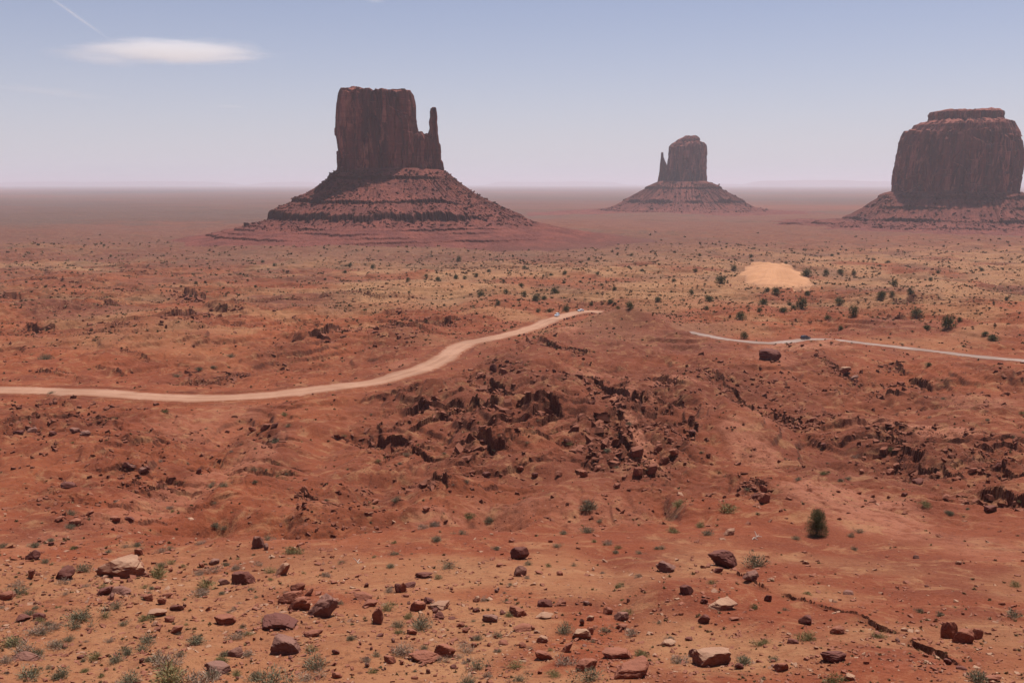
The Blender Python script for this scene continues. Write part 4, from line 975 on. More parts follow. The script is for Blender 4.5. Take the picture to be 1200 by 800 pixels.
# stones set along the shoulder of the road near the cars
for w_, ia, ib, side in ((ROAD_A, .70, .99, -1),):
    n = len(w_); tn = np.gradient(w_, axis=0)
    for k in np.linspace(ia * n, ib * n - 1, 34).astype(int):
        t = tn[k] / np.hypot(*tn[k]); nn = np.array([-t[1], t[0]])
        p = w_[k] + side * nn * (7.7 + rng.uniform(-.5, .6)); s_ = rng.uniform(.6, 1.3)
        o = rp[int(rng.choice([1, 6, 11, 0]))].copy(); COL.objects.link(o)
        o.scale = (s_, s_, s_); o.location = (p[0], p[1], float(gz(p[0], p[1])[0]) - .1); o.rotation_euler = (0, 0, rng.uniform(0, 6.28))
        tag(o, "dark red stone set along the near shoulder of the dirt road", "rock", "stones along the road shoulder")

# rubble and gravel nobody could count
def scatter_px(n, xa, xb, ya, yb, dens=None):
    px = rng.uniform(xa, xb, n); py = rng.uniform(ya, yb, n)
    t = np.array([(SP - (400 - y_) / F * CP) / (CP + (400 - y_) / F * SP) for y_ in py])
    Yw = np.interp(-t, _tt, _ty); cxx = (px - 600) / F
    Xw = cxx / (CP + (400 - py) / F * SP) * Yw
    if dens is not None:
        k = rng.random(n) < dens(px, py, Xw, Yw); px, py, Xw, Yw = px[k], py[k], Xw[k], Yw[k]
    return px, py, Xw, Yw
def off_road(x, y, m=6.0):
    ok = np.ones(len(x), bool)
    for w, hw in ((ROAD_A[::3], 6.4), (ROAD_B[::3], 4.6)):
        for i in range(0, len(x), 4000):
            sl = slice(i, i + 4000); d = np.min((x[sl, None] - w[None, :, 0]) ** 2 + (y[sl, None] - w[None, :, 1]) ** 2, axis=1); ok[sl] &= d > (hw + m * .2) ** 2
    return ok
P_, S_ = [], []
for (px, py, rx, ry, st_) in RUBBLE_ZONES:
    n = int(rx * ry * .16 * st_) if st_ > .2 else int(rx * ry * .03)
    a_ = rng.uniform(0, 6.283, n); q = np.sqrt(rng.random(n)) * (.6 + .5 * rng.random(n))
    for ax_, qq in zip(a_, q):
        x, y = base_at(px + rx * qq * math.cos(ax_), max(py + ry * qq * math.sin(ax_), 300)); P_.append((x, y)); S_.append((1.0 + 5.0 * rng.random() ** 3.2) * y / F)
for li, (pts, h, L) in enumerate(LEDGES):
    if h < .5: continue
    w = line_px(pts); Ls = np.r_[0, np.cumsum(np.hypot(*np.diff(w, axis=0).T))]
    n = int(Ls[-1] / h * 5.5)
    for s_ in rng.uniform(0, Ls[-1], n):
        x = np.interp(s_, Ls, w[:, 0]); y = np.interp(s_, Ls, w[:, 1]); i_ = min(np.searchsorted(Ls, s_), len(w) - 1); t = w[i_] - w[max(i_ - 1, 0)]
        if i_ == 0: t = w[1] - w[0]
        t = t / np.hypot(*t); nn = np.array([-t[1], t[0]])
        o_ = h * (rng.normal() * .9 - .9 - 1.6 * rng.random() ** 2)
        P_.append((x + nn[0] * o_, y + nn[1] * o_)); S_.append(h * (.12 + .55 * rng.random() ** 2.5))
px, py, xw, yw = scatter_px(60000, -30, 1230, 335, 600)
nr_c = cuestas(xw, yw)[1]; k = rng.random(len(xw)) < .5 * nr_c ** 1.5; xw, yw = xw[k], yw[k]
P_ += list(zip(xw, yw)); S_ += list((.8 + 4.2 * rng.random(len(xw)) ** 3) * yw / F)
px, py, xw, yw = scatter_px(9000, -30, 1230, 335, 600, lambda a, b_, x, y: .15 + .85 * ss(.05, .5, gn(x / 22, y / 22, 55) + .3 * gn(x / 6, y / 6, 56)))
P_ += list(zip(xw, yw)); S_ += list((.7 + 2.6 * rng.random(len(xw)) ** 4) * yw / F)
P_ = np.array(P_); S_ = np.array(S_); ok = off_road(P_[:, 0], P_[:, 1]); P_, S_ = P_[ok], S_[ok]
me = block_cloud("rubble", np.c_[P_, gz(P_[:, 0], P_[:, 1])], S_, rng)
tag(link_mesh("rubble", me, None, M_rubble), "broken red rubble spilling below the ledges and over the hollows", None, None, 'stuff')
px, py, xw, yw = scatter_px(42000, -60, 1260, 585, 830, lambda a, b_, x, y: (.12 + .88 * ss(620, 780, b_ + 60 * ss(700, 300, a) - 30 * ss(700, 900, a))) * (.25 + .75 * ss(-.2, .4, gn(x / 5, y / 5, 57))))
s_ = (.8 + 5.5 * rng.random(len(xw)) ** 5) * yw / F
for (px, py, w, h, tone, lab) in ROCKS:          # chips fallen around every boulder
    if w < 8: continue
    x, y, z = at(px, py - h * .2); n_ = int(4 + w * .7); r0 = w * y / F * .5
    a_ = rng.uniform(0, 6.283, n_); q = r0 * (.9 + 1.1 * rng.random(n_) ** 2)
    xw = np.r_[x + np.cos(a_) * q, xw]; yw = np.r_[y - .15 * r0 + np.sin(a_) * q * .8, yw]; s_ = np.r_[r0 * (.06 + .26 * rng.random(n_) ** 2.5), s_]
pm_ = rng.permutation(len(xw)); xw, yw, s_ = xw[pm_], yw[pm_], s_[pm_]
hf_ = len(xw) // 4
tag(link_mesh("gravel", block_cloud("gravel", np.c_[xw, yw, gz(xw, yw)][hf_:], s_[hf_:], rng, .45), None, M_rock_red), "red gravel and chips strewn over the foreground slope", None, None, 'stuff')
tag(link_mesh("gravel", block_cloud("gravel", np.c_[xw, yw, gz(xw, yw)][:hf_], s_[:hf_], rng, .35), None, M_rock_tan), "pale pinkish flat chips strewn over the foreground slope", None, None, 'stuff')

# ------------------------------------------------------------------ plants
def tri_cloud(P_, D_, L_, W_, r):
    """leaf blades: base P, direction D, length L, width W -> two-triangle blades"""
    n = len(P_); side = np.cross(D_, r.normal(size=(n, 3))); side /= np.linalg.norm(side, axis=1)[:, None] + 1e-9
    v = np.stack([P_ - side * W_[:, None] * .5, P_ + side * W_[:, None] * .5, P_ + D_ * L_[:, None]], 1).reshape(-1, 3)
    return v, np.arange(3 * n).reshape(-1, 3)
def shrub_mesh(seed, n=520, h=.75):
    r = np.random.default_rng(seed)
    ncl = int(r.integers(4, 8)); cc = np.c_[r.normal(size=(ncl, 2)) * .22, 0 * r.random(ncl)]; ch = h * (.6 + .4 * r.random(ncl))
    k = r.integers(0, ncl, n)
    d = r.normal(size=(n, 3)); d[:, 2] = np.abs(d[:, 2]) * 1.15 + .25; d /= np.linalg.norm(d, axis=1)[:, None]
    t = r.random(n) ** .6
    P0 = cc[k] + d * (t * .42)[:, None] * np.c_[np.ones(n), np.ones(n), ch[k] / .5]
    dd = d + r.normal(size=(n, 3)) * .35; dd /= np.linalg.norm(dd, axis=1)[:, None]
    v, f = tri_cloud(P0, dd, .10 + .13 * r.random(n), .018 + .022 * r.random(n), r)
    # woody stems from the root
    m = 26; d2 = r.normal(size=(m, 3)); d2[:, 2] = np.abs(d2[:, 2]) + .4; d2 /= np.linalg.norm(d2, axis=1)[:, None]
    v2, f2 = tri_cloud(np.c_[r.normal(size=(m, 2)) * .08, -.05 * np.ones(m)], d2, np.full(m, .45), np.full(m, .03), r)
    return np_mesh("desert_shrub", np.vstack([v, v2]), np.vstack([f, f2 + len(v)]))
SM = {}
for kind in ('grey', 'yellow', 'dry', 'green'):
    SM[kind] = [shrub_mesh(hash(kind) % 1 + 50 * ['grey', 'yellow', 'dry', 'green'].index(kind) + i, n=620 if i < 2 else 420) for i in range(4)]
    for m_ in SM[kind]: m_.materials.append(M_shrub[kind])
def put_shrub(px, py, w, kind, lab, group, hf=1.0):
    x, y, z = at(px, py); W_ = w * y / F
    o = bpy.data.objects.new("desert_shrub", SM[kind][int(rng.integers(0, 4))]); COL.objects.link(o)
    o.location = (x, y, z - .02); s_ = W_ * .95; o.scale = (s_, s_, s_ * .85 * hf * rng.uniform(.9, 1.1)); o.rotation_euler = (0, 0, rng.uniform(0, 6.28))
    tag(o, lab, "shrub", group); return o
SH = """40 641 14 g,53 659 12 g,4 641 11 g,60 634 10 g,160 640 11 g,163 645 9 g,190 647 11 d,198 644 10 g,233 638 12 d,200 661 12 y,184 676 25 y,240 689 24 y,215 664 8 y,235 673 12 d,264 663 11 g,279 667 12 d,25 695 21 g,17 687 14 d,
100 724 30 g,137 712 18 g,48 742 22 d,90 735 24 g,15 757 26 y,22 768 30 d,75 758 12 g,110 772 19 y,136 776 19 g,172 753 19 g,198 777 33 d,232 754 24 g,35 793 32 g,70 793 24 g,196 800 46 y,232 800 44 d,150 801 26 g,64 737 16 d,128 752 10 d,
345 648 20 y,318 671 15 y,401 660 8 g,460 650 11 g,458 665 12 g,512 634 14 g,523 666 20 g,540 626 12 g,550 607 13 n,573 612 14 g,581 644 10 g,513 678 11 y,455 694 12 d,453 715 20 y,478 724 13 y,493 737 26 g,467 742 11 n,370 783 34 g,362 795 26 d,315 801 42 g,
438 788 13 n,545 764 20 d,560 784 24 g,550 800 22 g,565 704 12 d,582 746 14 g,497 760 11 g,470 766 25 d,357 760 0 g,690 624 14 g,661 626 11 g,652 641 11 g,713 638 12 d,702 612 8 g,643 664 9 n,725 643 9 n,722 648 9 g,776 643 10 g,790 624 15 y,820 617 12 y,828 627 13 g,888 663 26 g,
833 684 11 y,725 688 12 y,733 720 15 y,708 739 16 g,661 742 21 g,742 743 16 d,885 713 13 n,785 750 11 d,752 768 16 y,796 776 21 d,872 778 22 g,890 756 14 y,897 753 12 y,666 778 28 d,605 782 20 y,608 797 20 g,693 797 32 g,650 792 18 y,934 632 9 g,997 629 10 g,1008 624 12 g,1001 644 9 g,
946 696 8 y,1077 717 11 g,1101 721 11 g,1188 722 19 g,945 750 22 y,906 774 11 g,978 799 21 n,1147 799 29 g,1190 687 15 y,1030 747 13 y,1113 603 10 g,464 588 13 g,795 593 17 y,852 600 25 y,688 597 24 g,965 556 10 n,935 563 8 g,322 519 12 g,299 551 10 g,248 571 12 g,261 570 11 g,403 512 7 y,
334 487 9 y,337 500 8 g,193 483 8 n,477 535 11 g,668 522 9 y,735 498 10 g,712 530 10 g,1085 593 14 y,1112 603 10 g,1046 529 10 n,1105 468 8 g,1187 514 10 g,55 421 14 g,270 419 8 g,233 434 9 g,250 432 8 g,208 442 9 g,59 462 8 g,1004 553 0 g,985 564 8 g,993 562 7 g"""
KN = {'g': 'grey', 'y': 'yellow', 'd': 'dry', 'n': 'green'}
KW = {'g': "grey-green", 'y': "yellowish", 'd': "dry brown-grey", 'n': "bright green"}
for e in SH.replace('\n', '').split(','):
    a, b_, w, k = e.split(); a, b_, w = float(a), float(b_), float(w)
    if w == 0: continue
    head = ("large " if w >= 22 else ("small " if w < 11 else "")) + KW[k] + " shrub"
    put_shrub(a, b_, w * 1.05, KN[k], unique_label(head, a, b_, LAND if b_ > 600 else MLAND + [("the bend of the dirt road", 430, 450), ("the left end of the dirt road", 20, 458)]), "desert shrubs")
SZ = [((-10,330,600,800), 96, 7, 24, "shrub of the dense patch covering the lower left corner"), ((330,620,610,800), 34, 6, 18, "shrub scattered over the bottom centre slope"),
      ((620,900,600,800), 20, 5, 14, "shrub scattered right of the bottom centre"), ((900,1200,600,800), 8, 5, 10, "sparse shrub on the bare lower right slope"), ((0,1200,480,600), 44, 4, 9, "small shrub dotting the broken ground below the road")]
for (xa, xb, ya, yb), n, s0, s1, lab in SZ:
    for _ in range(n):
        px, py = rng.uniform(xa, xb), ya + (yb - ya) * (rng.random() ** (.55 if xa < 0 else .85))
        kind = str(rng.choice(['grey', 'yellow', 'dry', 'green'], p=[.45, .22, .28, .05]))
        put_shrub(px, py, (s0 + (s1 - s0) * rng.random() ** 1.6) * (.7 + .3 * (py - 600) / 200 if py > 600 else 1), kind, lab, lab.replace("shrub ", "shrubs ", 1))
# low brush: thousands of tufts
def brush(name, pos, size, r, mats, per=12):
    n = len(pos)
    k = np.repeat(np.arange(n), per)
    d = r.normal(size=(n * per, 3)); d[:, 2] = np.abs(d[:, 2]) * .8 + .15; d /= np.linalg.norm(d, axis=1)[:, None]
    P0 = pos[k] + d * (r.random(n * per) * .25 * size[k])[:, None]
    v, f = tri_cloud(P0, d, size[k] * (.35 + .3 * r.random(n * per)), size[k] * .45, r)
    return link_mesh(name, np_mesh(name, v, f), None, mats)
M_brush_a = leaf_mat("dull_brush", (.130, .098, .040), (.085, .068, .030)); M_brush_b = leaf_mat("straw_brush", (.30, .19, .095), (.22, .14, .07))
def bd(a, b_, x, y):
    k = .95 * ss(430, 355, b_) * ss(272, 305, b_) * ss(-.45, .45, .8 * gn(x / 70, y / 70, 58) + .9 * gn(x / 17, y / 17, 59) + .40 * ss(300, 600, a)) + .05 * ss(272, 300, b_)
    return np.clip(k * (1 - .5 * ss(700, 760, a) * ss(430, 400, b_) * ss(372, 385, b_)), 0, 1) * (((a - 908) / 40) ** 2 + ((b_ - 327) / 12.5) ** 2 > 1)
px, py, xw, yw = scatter_px(130000, -40, 1240, 274, 600, bd); ok = off_road(xw, yw); xw, yw, py = xw[ok], yw[ok], py[ok]
sz_ = (.9 + 3.6 * rng.random(len(xw)) ** 5) * yw / F
hh_ = int(len(xw) * .50)
pos = np.c_[xw, yw, gz(xw, yw)]
tag(brush("low_brush", pos[:hh_], sz_[:hh_], rng, M_brush_a), "dull green desert brush dotting the valley floor", None, None, 'stuff')
tag(brush("low_brush", pos[hh_:], sz_[hh_:], rng, M_brush_b, 10), "straw-coloured dry tufts dotting the sandy valley floor", None, None, 'stuff')
px, py, xw, yw = scatter_px(4200, -60, 1260, 600, 830, lambda a, b_, x, y: (.15 + .85 * ss(640, 760, b_ + 70 * ss(600, 200, a))) * (.3 + .7 * ss(0, .4, gn(x / 6, y / 6, 60))))
tag(brush("dry_tufts", np.c_[xw, yw, gz(xw, yw)], (1.5 + 4 * rng.random(len(xw)) ** 2) * yw / F, rng, M_brush_b, 22), "small straw-coloured grass tufts between the foreground stones", None, None, 'stuff')

def juniper_meshes(seed, nl, tall=1.0):
    """crown and trunk for a tree one unit wide"""
    r = np.random.default_rng(seed); ncl = int(r.integers(14, 20))
    cz = .12 + (np.arange(ncl) + r.random(ncl)) / ncl * (.72 * tall); wid = .40 * (1 - .70 * (cz / (.95 * tall)) ** 1.8) + .02
    a_ = r.random(ncl) * 6.283; cc = np.c_[np.cos(a_) * wid * r.random(ncl) ** .5 * 1.0, np.sin(a_) * wid * r.random(ncl) ** .5, cz]; cr = .15 + .09 * r.random(ncl)
    k = r.integers(0, ncl, nl); d = r.normal(size=(nl, 3)); d /= np.linalg.norm(d, axis=1)[:, None]
    P0 = cc[k] + d * (cr[k] * (.45 + .85 * r.random(nl) ** .8))[:, None] * np.array([1, 1, 1.15])
    P0[:, 2] = np.maximum(P0[:, 2], .04)
    dd = d + r.normal(size=(nl, 3)) * .5 + np.array([0, 0, .5]); dd /= np.linalg.norm(dd, axis=1)[:, None]
    ls = .05 * (4000 / nl) ** .38
    v, f = tri_cloud(P0, dd, ls * (.8 + .9 * r.random(nl)), np.full(nl, ls * .5), r)
    crown = np_mesh("crown", v, f); crown.materials.append(M_juniper)
    # trunk with limbs: tapered tubes
    VV, FF = [], []
    def tube(p0, p1, r0, r1, ns=7, nsg=4):
        p0, p1 = np.array(p0, float), np.array(p1, float); ax = p1 - p0; ax /= np.linalg.norm(ax); u_ = np.cross(ax, [0, 0.3, 1.0]); u_ /= np.linalg.norm(u_) + 1e-9; w_ = np.cross(ax, u_)
        bse = sum(len(v_) for v_ in VV); out = []
        for q in range(nsg + 1):
            t = q / nsg; c_ = p0 + (p1 - p0) * t + r.normal(size=3) * .012 * (0 < q < nsg); rad = r0 + (r1 - r0) * t
            for m in range(ns): an = m / ns * 6.283; out.append(c_ + rad * (math.cos(an) * u_ + math.sin(an) * w_))
        VV.append(np.array(out)); FF.append(grid_faces(nsg + 1, ns, True) + bse)
    tube((0, 0, -.06), (.03, .02, .55 * tall), .055, .018)
    for m in range(6):
        an = r.random() * 6.28; z0_ = .06 + .4 * r.random() * tall; q = cc[int(r.integers(0, ncl))]
        tube((0, 0, z0_), (q[0], q[1], max(q[2], z0_ + .05)), .028, .008, 5, 3)
    trunk = np_mesh("trunk", np.vstack(VV), np.vstack(FF)); trunk.materials.append(M_bark)
    return crown, trunk
def juniper(px, py, w, meshes, lab, group, hs=1.0):
    x, y, z = at(px, py); W_ = w * y / F
    root = empty("juniper_tree", (x, y, z - .03 * W_), rng.uniform(0, 6.28)); root.scale = (W_, W_, W_ * hs)
    for nm, me_ in (("crown", meshes[0]), ("trunk", meshes[1])): link_mesh(nm, me_, root)
    tag(root, lab, "tree", group); return root
hero = juniper_meshes(5, 16000, 1.30)
juniper(957, 627, 27, hero, "lone dark green juniper, the tallest plant on the bare right slope", None, 1.0)
JM = [juniper_meshes(20 + i, 1100, (.62, .8, .5, .7, .95)[i]) for i in range(5)]
JUN = [(611,336,8),(628,353,11),(637,351,9),(650,344,11),(584,357,7),(563,347,10),(593,344,7),(646,323,6),(614,315,7),(538,306,7),(662,321,7),(693,358,6),(716,355,9),(724,362,6),(738,362,10),(771,353,9),(663,365,11),(720,340,6),(705,335,5),
 (631,366,7),(644,366,8),(558,324,6),(573,319,6),(535,327,7),(545,327,6),(513,329,7),(437,315,7),(404,320,6),(410,312,6),(614,347,8),(831,353,13),(868,374,14),(894,357,12),(919,366,12),(940,362,16),(921,323,8),(945,324,14),(946,346,8),(908,344,12),(860,317,8),
 (845,332,14),(968,322,8),(985,320,9),(1000,321,7),(983,357,13),(1033,349,13),(1045,347,7),(1047,334,11),(1067,345,9),(1074,371,16),(1086,386,11),(1111,385,20),(1164,399,14),(1155,393,9),(970,374,8),(985,387,8),(921,310,5),(1099,320,6),(1091,329,6),(1000,370,13),(828,363,7),(872,397,11),
 (1088,429,8),(899,342,7),(890,366,8),(930,362,8),(925,358,7),(1125,376,7),(1180,352,6),(590,331,5),(680,331,5),(700,322,5),(752,318,6),(790,330,6),(810,345,7),(815,318,5),(880,302,6),(1040,308,6),(1150,318,6),(322,312,6),(230,333,5),(308,308,5),(820,300,5),(500,325,6),(478,330,6),(690,305,5),(740,300,5),(975,300,5),(300,337,4),(130,301,4)]
JL = [("the bare orange dune", 905, 326), ("the nearer white car", 661, 369), ("the dark vehicle", 944, 397), ("the top bend of the dirt road", 700, 364), ("the right end of the grey road", 1180, 420), ("the nearest butte's foot", 455, 290), ("the farthest butte's foot", 800, 262), ("the huge isolated dark block", 902, 418), ("the right butte's foot", 1110, 275)]
for i, (px, py, w) in enumerate(JUN):
    size = "large " if w >= 12 else ("tiny " if w <= 6 else "small ")
    if w > 6: lab, gr = unique_label(size + "dark juniper", px, py, JL), "junipers dotting the valley floor"
    else: lab, gr = ("tiny distant juniper on the plain before the nearest butte" if px < 640 else "tiny distant juniper on the sandy flats right of the roads"), "tiny distant junipers"
    juniper(px, py, w * 1.0, JM[i % 5], lab, gr, rng.uniform(.65, .95))

# bleached driftwood
def branch(name, px, py, w, lab, seed):
    r = np.random.default_rng(seed); x, y, z = at(px, py); k = w * y / F
    cu = bpy.data.curves.new(name, 'CURVE'); cu.dimensions = '3D'; cu.bevel_depth = .035 * k; cu.bevel_resolution = 2
    for pts in ([(-.5, 0, .05), (-.2, .08, .14), (.1, .0, .12), (.5, .12, .22)], [(-.1, .03, .13), (.1, -.2, .25), (.3, -.35, .2)], [(.1, 0, .12), (.2, .2, .35), (.25, .35, .5)], [(-.3, .05, .1), (-.4, -.2, .2), (-.35, -.4, .12)]):
        sp = cu.splines.new('POLY'); sp.points.add(len(pts) - 1)
        for j, p in enumerate(pts): sp.points[j].co = (p[0] * k, p[1] * k, p[2] * k, 1); sp.points[j].radius = 1.3 - .3 * j
    tmp = bpy.data.objects.new(name, cu); me_ = bpy.data.meshes.new_from_object(tmp); bpy.data.objects.remove(tmp)
    o = link_mesh(name, me_, None, M_wood); o.location = (x, y, z - .02); o.rotation_euler = (0, 0, seed * .7); tag(o, lab, "branch")
branch("dead_branch", 886, 631, 15, "bleached white dead branch behind the big square dark boulder", 1)
branch("dead_branch", 419, 659, 13, "pale dead branch lying behind the boulder heap, left of centre", 3)

# ------------------------------------------------------------------ vehicles
def paint(name, col, rough=.35, metal=.0):
    m, nt, b = mat(name); g = N(nt)
    g.lk(g.mix(g.ramp(g.noise(g.obj(), 1.2, 4, .6), .4, .7, 0, .25), col, (.45, .30, .22)), b.inputs['Base Color'])
    b.inputs['Roughness'].default_value = rough; b.inputs['Metallic'].default_value = metal
    if 'Specular IOR Level' in b.inputs: b.inputs['Specular IOR Level'].default_value = .5
    return m
M_white = paint("white_car_paint", (.78, .80, .83)); M_silver = paint("silver_car_paint", (.68, .72, .78), .3); M_navy = paint("dark_car_paint", (.035, .04, .06), .3)
M_glass = paint("car_window_glass", (.03, .035, .045), .08); M_tyre = paint("tyre_rubber", (.02, .02, .02), .9); M_rim = paint("wheel_rim", (.5, .5, .5), .4, .6)
M_lamp = paint("headlight_glass", (.8, .8, .78), .1); M_red = paint("tail_light_red", (.35, .02, .02), .2)
def prism(name, prof, width, material, parent, taper=0., bevel=.05, segs=2):
    """side profile (x, z) extruded across y; upper points lean inwards by taper"""
    bm_ = bmesh.new(); zmin = min(p[1] for p in prof); zmax = max(p[1] for p in prof)
    L_, R_ = [], []
    for x, z in prof:
        w_ = width / 2 - taper * ((z - zmin) / (zmax - zmin + 1e-6))
        L_.append(bm_.verts.new((x, w_, z))); R_.append(bm_.verts.new((x, -w_, z)))
    n = len(prof); bm_.faces.new(L_); bm_.faces.new(R_[::-1])
    for i in range(n): j = (i + 1) % n; bm_.faces.new((L_[j], L_[i], R_[i], R_[j]))
    bmesh.ops.recalc_face_normals(bm_, faces=bm_.faces)
    if bevel: bmesh.ops.bevel(bm_, geom=list(bm_.edges), offset=bevel, segments=segs, affect='EDGES', profile=.6)
    me_ = bpy.data.meshes.new(name); bm_.to_mesh(me_); bm_.free()
    return link_mesh(name, me_, parent, material)
def cyl(name, r_, w_, loc, material, parent):
    bm_ = bmesh.new(); bmesh.ops.create_cone(bm_, cap_ends=True, segments=24, radius1=r_, radius2=r_, depth=w_, matrix=Matrix.Rotation(math.pi / 2, 4, 'X'))
    bmesh.ops.bevel(bm_, geom=[e for e in bm_.edges if len(e.link_faces) == 2 and any(len(f.verts) > 4 for f in e.link_faces)], offset=.03, segments=1, affect='EDGES')
    me_ = bpy.data.meshes.new(name); bm_.to_mesh(me_); bm_.free(); o = link_mesh(name, me_, parent, material); o.location = loc; return o
def box(name, c_, d_, material, parent, bevel=.015):
    bm_ = bmesh.new(); bmesh.ops.create_cube(bm_, size=1, matrix=Matrix.Translation(c_) @ Matrix.Diagonal((*d_, 1)))
    bmesh.ops.bevel(bm_, geom=list(bm_.edges), offset=bevel, segments=1, affect='EDGES')
    me_ = bpy.data.meshes.new(name); bm_.to_mesh(me_); bm_.free(); return link_mesh(name, me_, parent, material)
def vehicle(name, px, py, road, body, lab, suv, flip, lat=0.):
    x, y, z = at(px, py); k = int(np.argmin((road[:, 0] - x) ** 2 + (road[:, 1] - y) ** 2)); t = road[min(k + 2, len(road) - 1)] - road[max(k - 2, 0)]; t /= np.hypot(*t)
    p = road[k] + np.array([-t[1], t[0]]) * lat
    ang = math.atan2(t[1], t[0]) + (math.pi if flip else 0)
    hit = bpy.context.scene
    zc = np.maximum(float(gz(road[k, 0], road[k, 1])[0]), float(road_z(road)[k])) + .24
    root = empty(name, (p[0], p[1], zc), ang)
    if suv:
        prism("body", [(-2.3,.42),(-2.36,.8),(-2.3,1.12),(-1.2,1.16),(.9,1.13),(1.7,1.06),(2.28,.92),(2.34,.6),(2.25,.40)], 1.88, body, root, .10, .06)
        cab = prism("cabin", [(-2.26,1.10),(-2.12,1.62),(-1.9,1.76),(.25,1.78),(.45,1.72),(1.15,1.08)], 1.74, body, root, .20, .05)
        prism("side_window", [(-2.0,1.16),(-1.9,1.60),(.25,1.64),(.86,1.16)], 1.76, M_glass, root, .165, .01, 1)
        prism("windscreen", [(.50,1.66),(1.20,1.10),(1.12,1.08),(.40,1.66)], 1.50, M_glass, root, .12, .01, 1).location = (.035, 0, .01)
        prism("rear_window", [(-2.20,1.20),(-2.08,1.60),(-2.02,1.60),(-2.14,1.20)], 1.40, M_glass, root, .10, .01, 1).location = (-.06, 0, 0)
        for s_ in (-1, 1): box("roof_rail", (-.8, s_ * .66, 1.82), (2.0, .05, .05), M_tyre, root)
        wr, wx = .38, 1.42
    else:
        prism("body", [(-2.25,.36),(-2.30,.7),(-2.22,.98),(-1.3,1.02),(.8,.98),(1.6,.88),(2.22,.72),(2.28,.5),(2.2,.34)], 1.80, body, root, .08, .06)
        prism("cabin", [(-1.75,.96),(-1.05,1.38),(-.7,1.44),(.1,1.44),(.35,1.38),(1.15,.92)], 1.60, body, root, .22, .05)
        prism("side_window", [(-1.45,1.0),(-.95,1.33),(.18,1.36),(.85,.99)], 1.62, M_glass, root, .185, .01, 1)
        prism("windscreen", [(.40,1.36),(1.18,.95),(1.10,.93),(.32,1.36)], 1.36, M_glass, root, .12, .01, 1).location = (.02, 0, .02)
        prism("rear_window", [(-1.72,1.0),(-1.10,1.36),(-1.04,1.34),(-1.62,.99)], 1.36, M_glass, root, .12, .01, 1).location = (-.03, 0, .02)
        wr, wx = .33, 1.38
    for sx in (-1, 1):
        for sy in (-1, 1):
            wh = cyl("wheel", wr, .24, (sx * wx, sy * .84, wr), M_tyre, root)
            cyl("rim", wr * .6, .05, (0, sy * .11, 0), M_rim, wh)
    for s_ in (-1, 1):
        box("headlight", (2.24, s_ * .66, .80 if suv else .66), (.12, .34, .16), M_lamp, root); box("tail_light", (-2.29, s_ * .74, .95 if suv else .82), (.10, .2, .26), M_red, root)
        box("side_mirror", (.85, s_ * .98, 1.15 if suv else 1.0), (.14, .16, .12), body, root)
    box("bumper", (2.30, 0, .47), (.12, 1.7, .2), M_tyre, root); box("bumper", (-2.32, 0, .50), (.12, 1.7, .2), M_tyre, root)
    tag(root, lab, "car"); return root
vehicle("parked_suv", 661, 371.5, ROAD_A, M_silver, "silver-white car on the dirt road, the nearer of the two at its top bend", True, True, 2.2)
vehicle("parked_car", 681, 366, ROAD_A, M_white, "white car farther up the dirt road, right where it crests", False, True, 1.5)
vehicle("parked_suv", 944, 397.5, ROAD_B, M_navy, "dark blue-black vehicle driving on the pale grey road at right", True, False, .4)

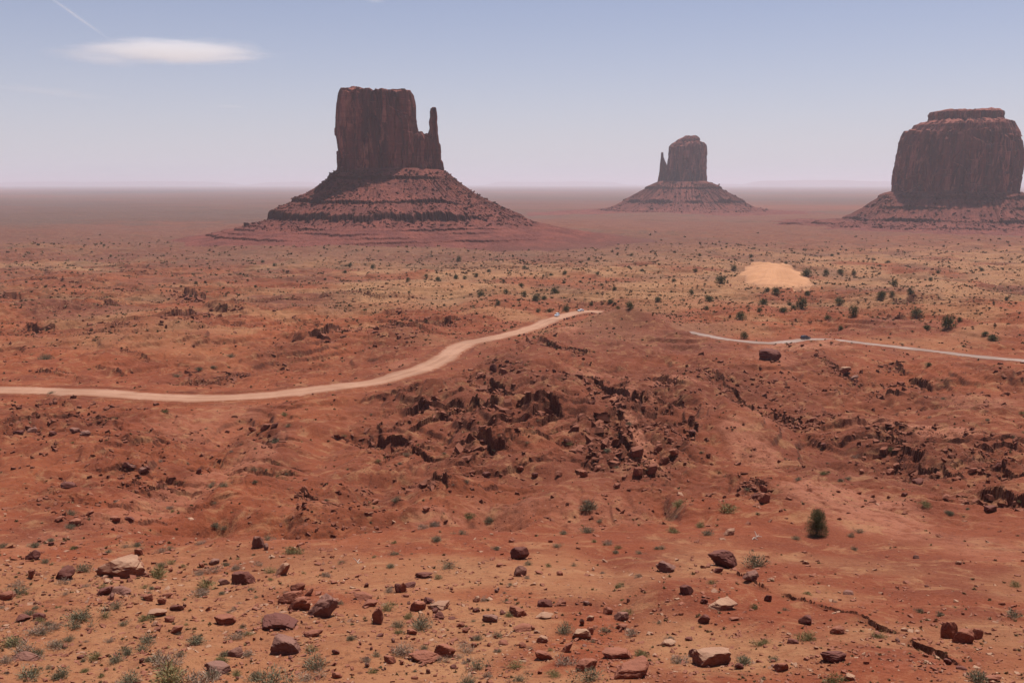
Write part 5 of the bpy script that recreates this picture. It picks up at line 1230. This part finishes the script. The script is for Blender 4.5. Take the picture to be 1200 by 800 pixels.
# ------------------------------------------------------------------ clouds: thin ice cloud and a contrail, high beyond the haze
def cloud(name, px, py, Yc, rx, ry, rz, dens, sc, lab, rot=0., seed=0):
    dx, dy, dz = ray(px, py); k = Yc / dy; loc = Vector((dx * k, Yc, dz * k))
    bm_ = bmesh.new(); bmesh.ops.create_icosphere(bm_, subdivisions=4, radius=1)
    for v in bm_.verts: v.co = Vector((v.co.x * rx, v.co.y * ry, v.co.z * rz))
    me_ = bpy.data.meshes.new(name); bm_.to_mesh(me_); bm_.free()
    m = bpy.data.materials.new(name); m.use_nodes = True; nt = m.node_tree; nt.nodes.clear(); g = N(nt)
    o_ = nt.nodes.new('ShaderNodeOutputMaterial'); v_ = nt.nodes.new('ShaderNodeVolumePrincipled'); nt.links.new(v_.outputs[0], o_.inputs['Volume'])
    v_.inputs['Color'].default_value = (1, 1, 1, 1); v_.inputs['Anisotropy'].default_value = .3
    P = g.obj()
    un = g.scale(P, (1 / rx, 1 / ry, 1 / rz)); ln = nt.nodes.new('ShaderNodeVectorMath'); ln.operation = 'LENGTH'; nt.links.new(un, ln.inputs[0])
    w1 = g.noise(g.scale(P, (sc / rx, sc / ry, sc * .9 / rz)), 1.0 + seed * .07, 5, .6, .4)
    e = g.math('SUBTRACT', 1.12, ln.outputs['Value']); w2 = g.noise(g.scale(P, (2.2 * sc / rx, 3 * sc / ry, 5 * sc / rz)), 1.0 + seed * .05, 6, .7, .8)
    e = g.math('SUBTRACT', e, g.math('ADD', g.math('MULTIPLY', w1, .70), g.math('MULTIPLY', w2, .42)))
    g.lk(g.math('MULTIPLY', g.ramp(e, .0, .55), dens), v_.inputs['Density'])
    ob = link_mesh(name, me_, None, m); ob.location = loc; ob.rotation_euler = (0, rot, 0); tag(ob, lab, "cloud"); return ob
cloud("cloud", 205, 61, 14000, 2600, 1700, 300, .0042, 3.4, "long white lens-shaped cloud in the upper left sky")
cloud("cloud", 110, 68, 15000, 1500, 900, 240, .0009, 3.0, "faint ragged wisp trailing left of the long white cloud", .12, 3)
cloud("contrail", 88, 18, 15000, 1300, 60, 60, .013, 3.5, "thin white contrail slanting down above the long cloud", .62, 5)
cloud("cloud", 60, 108, 17000, 2300, 1500, 170, .00022, 3.2, "broad faint veil of thin cloud at the left edge of the sky", .10, 11)
cloud("cloud", 440, 1, 15000, 330, 300, 60, .002, 2.5, "small white cloud shred at the top edge above the nearest butte", 0, 7)
cloud("cloud", 270, 125, 16000, 620, 500, 60, .0007, 2.5, "very faint thin wisp low between the long cloud and the butte", 0, 9)
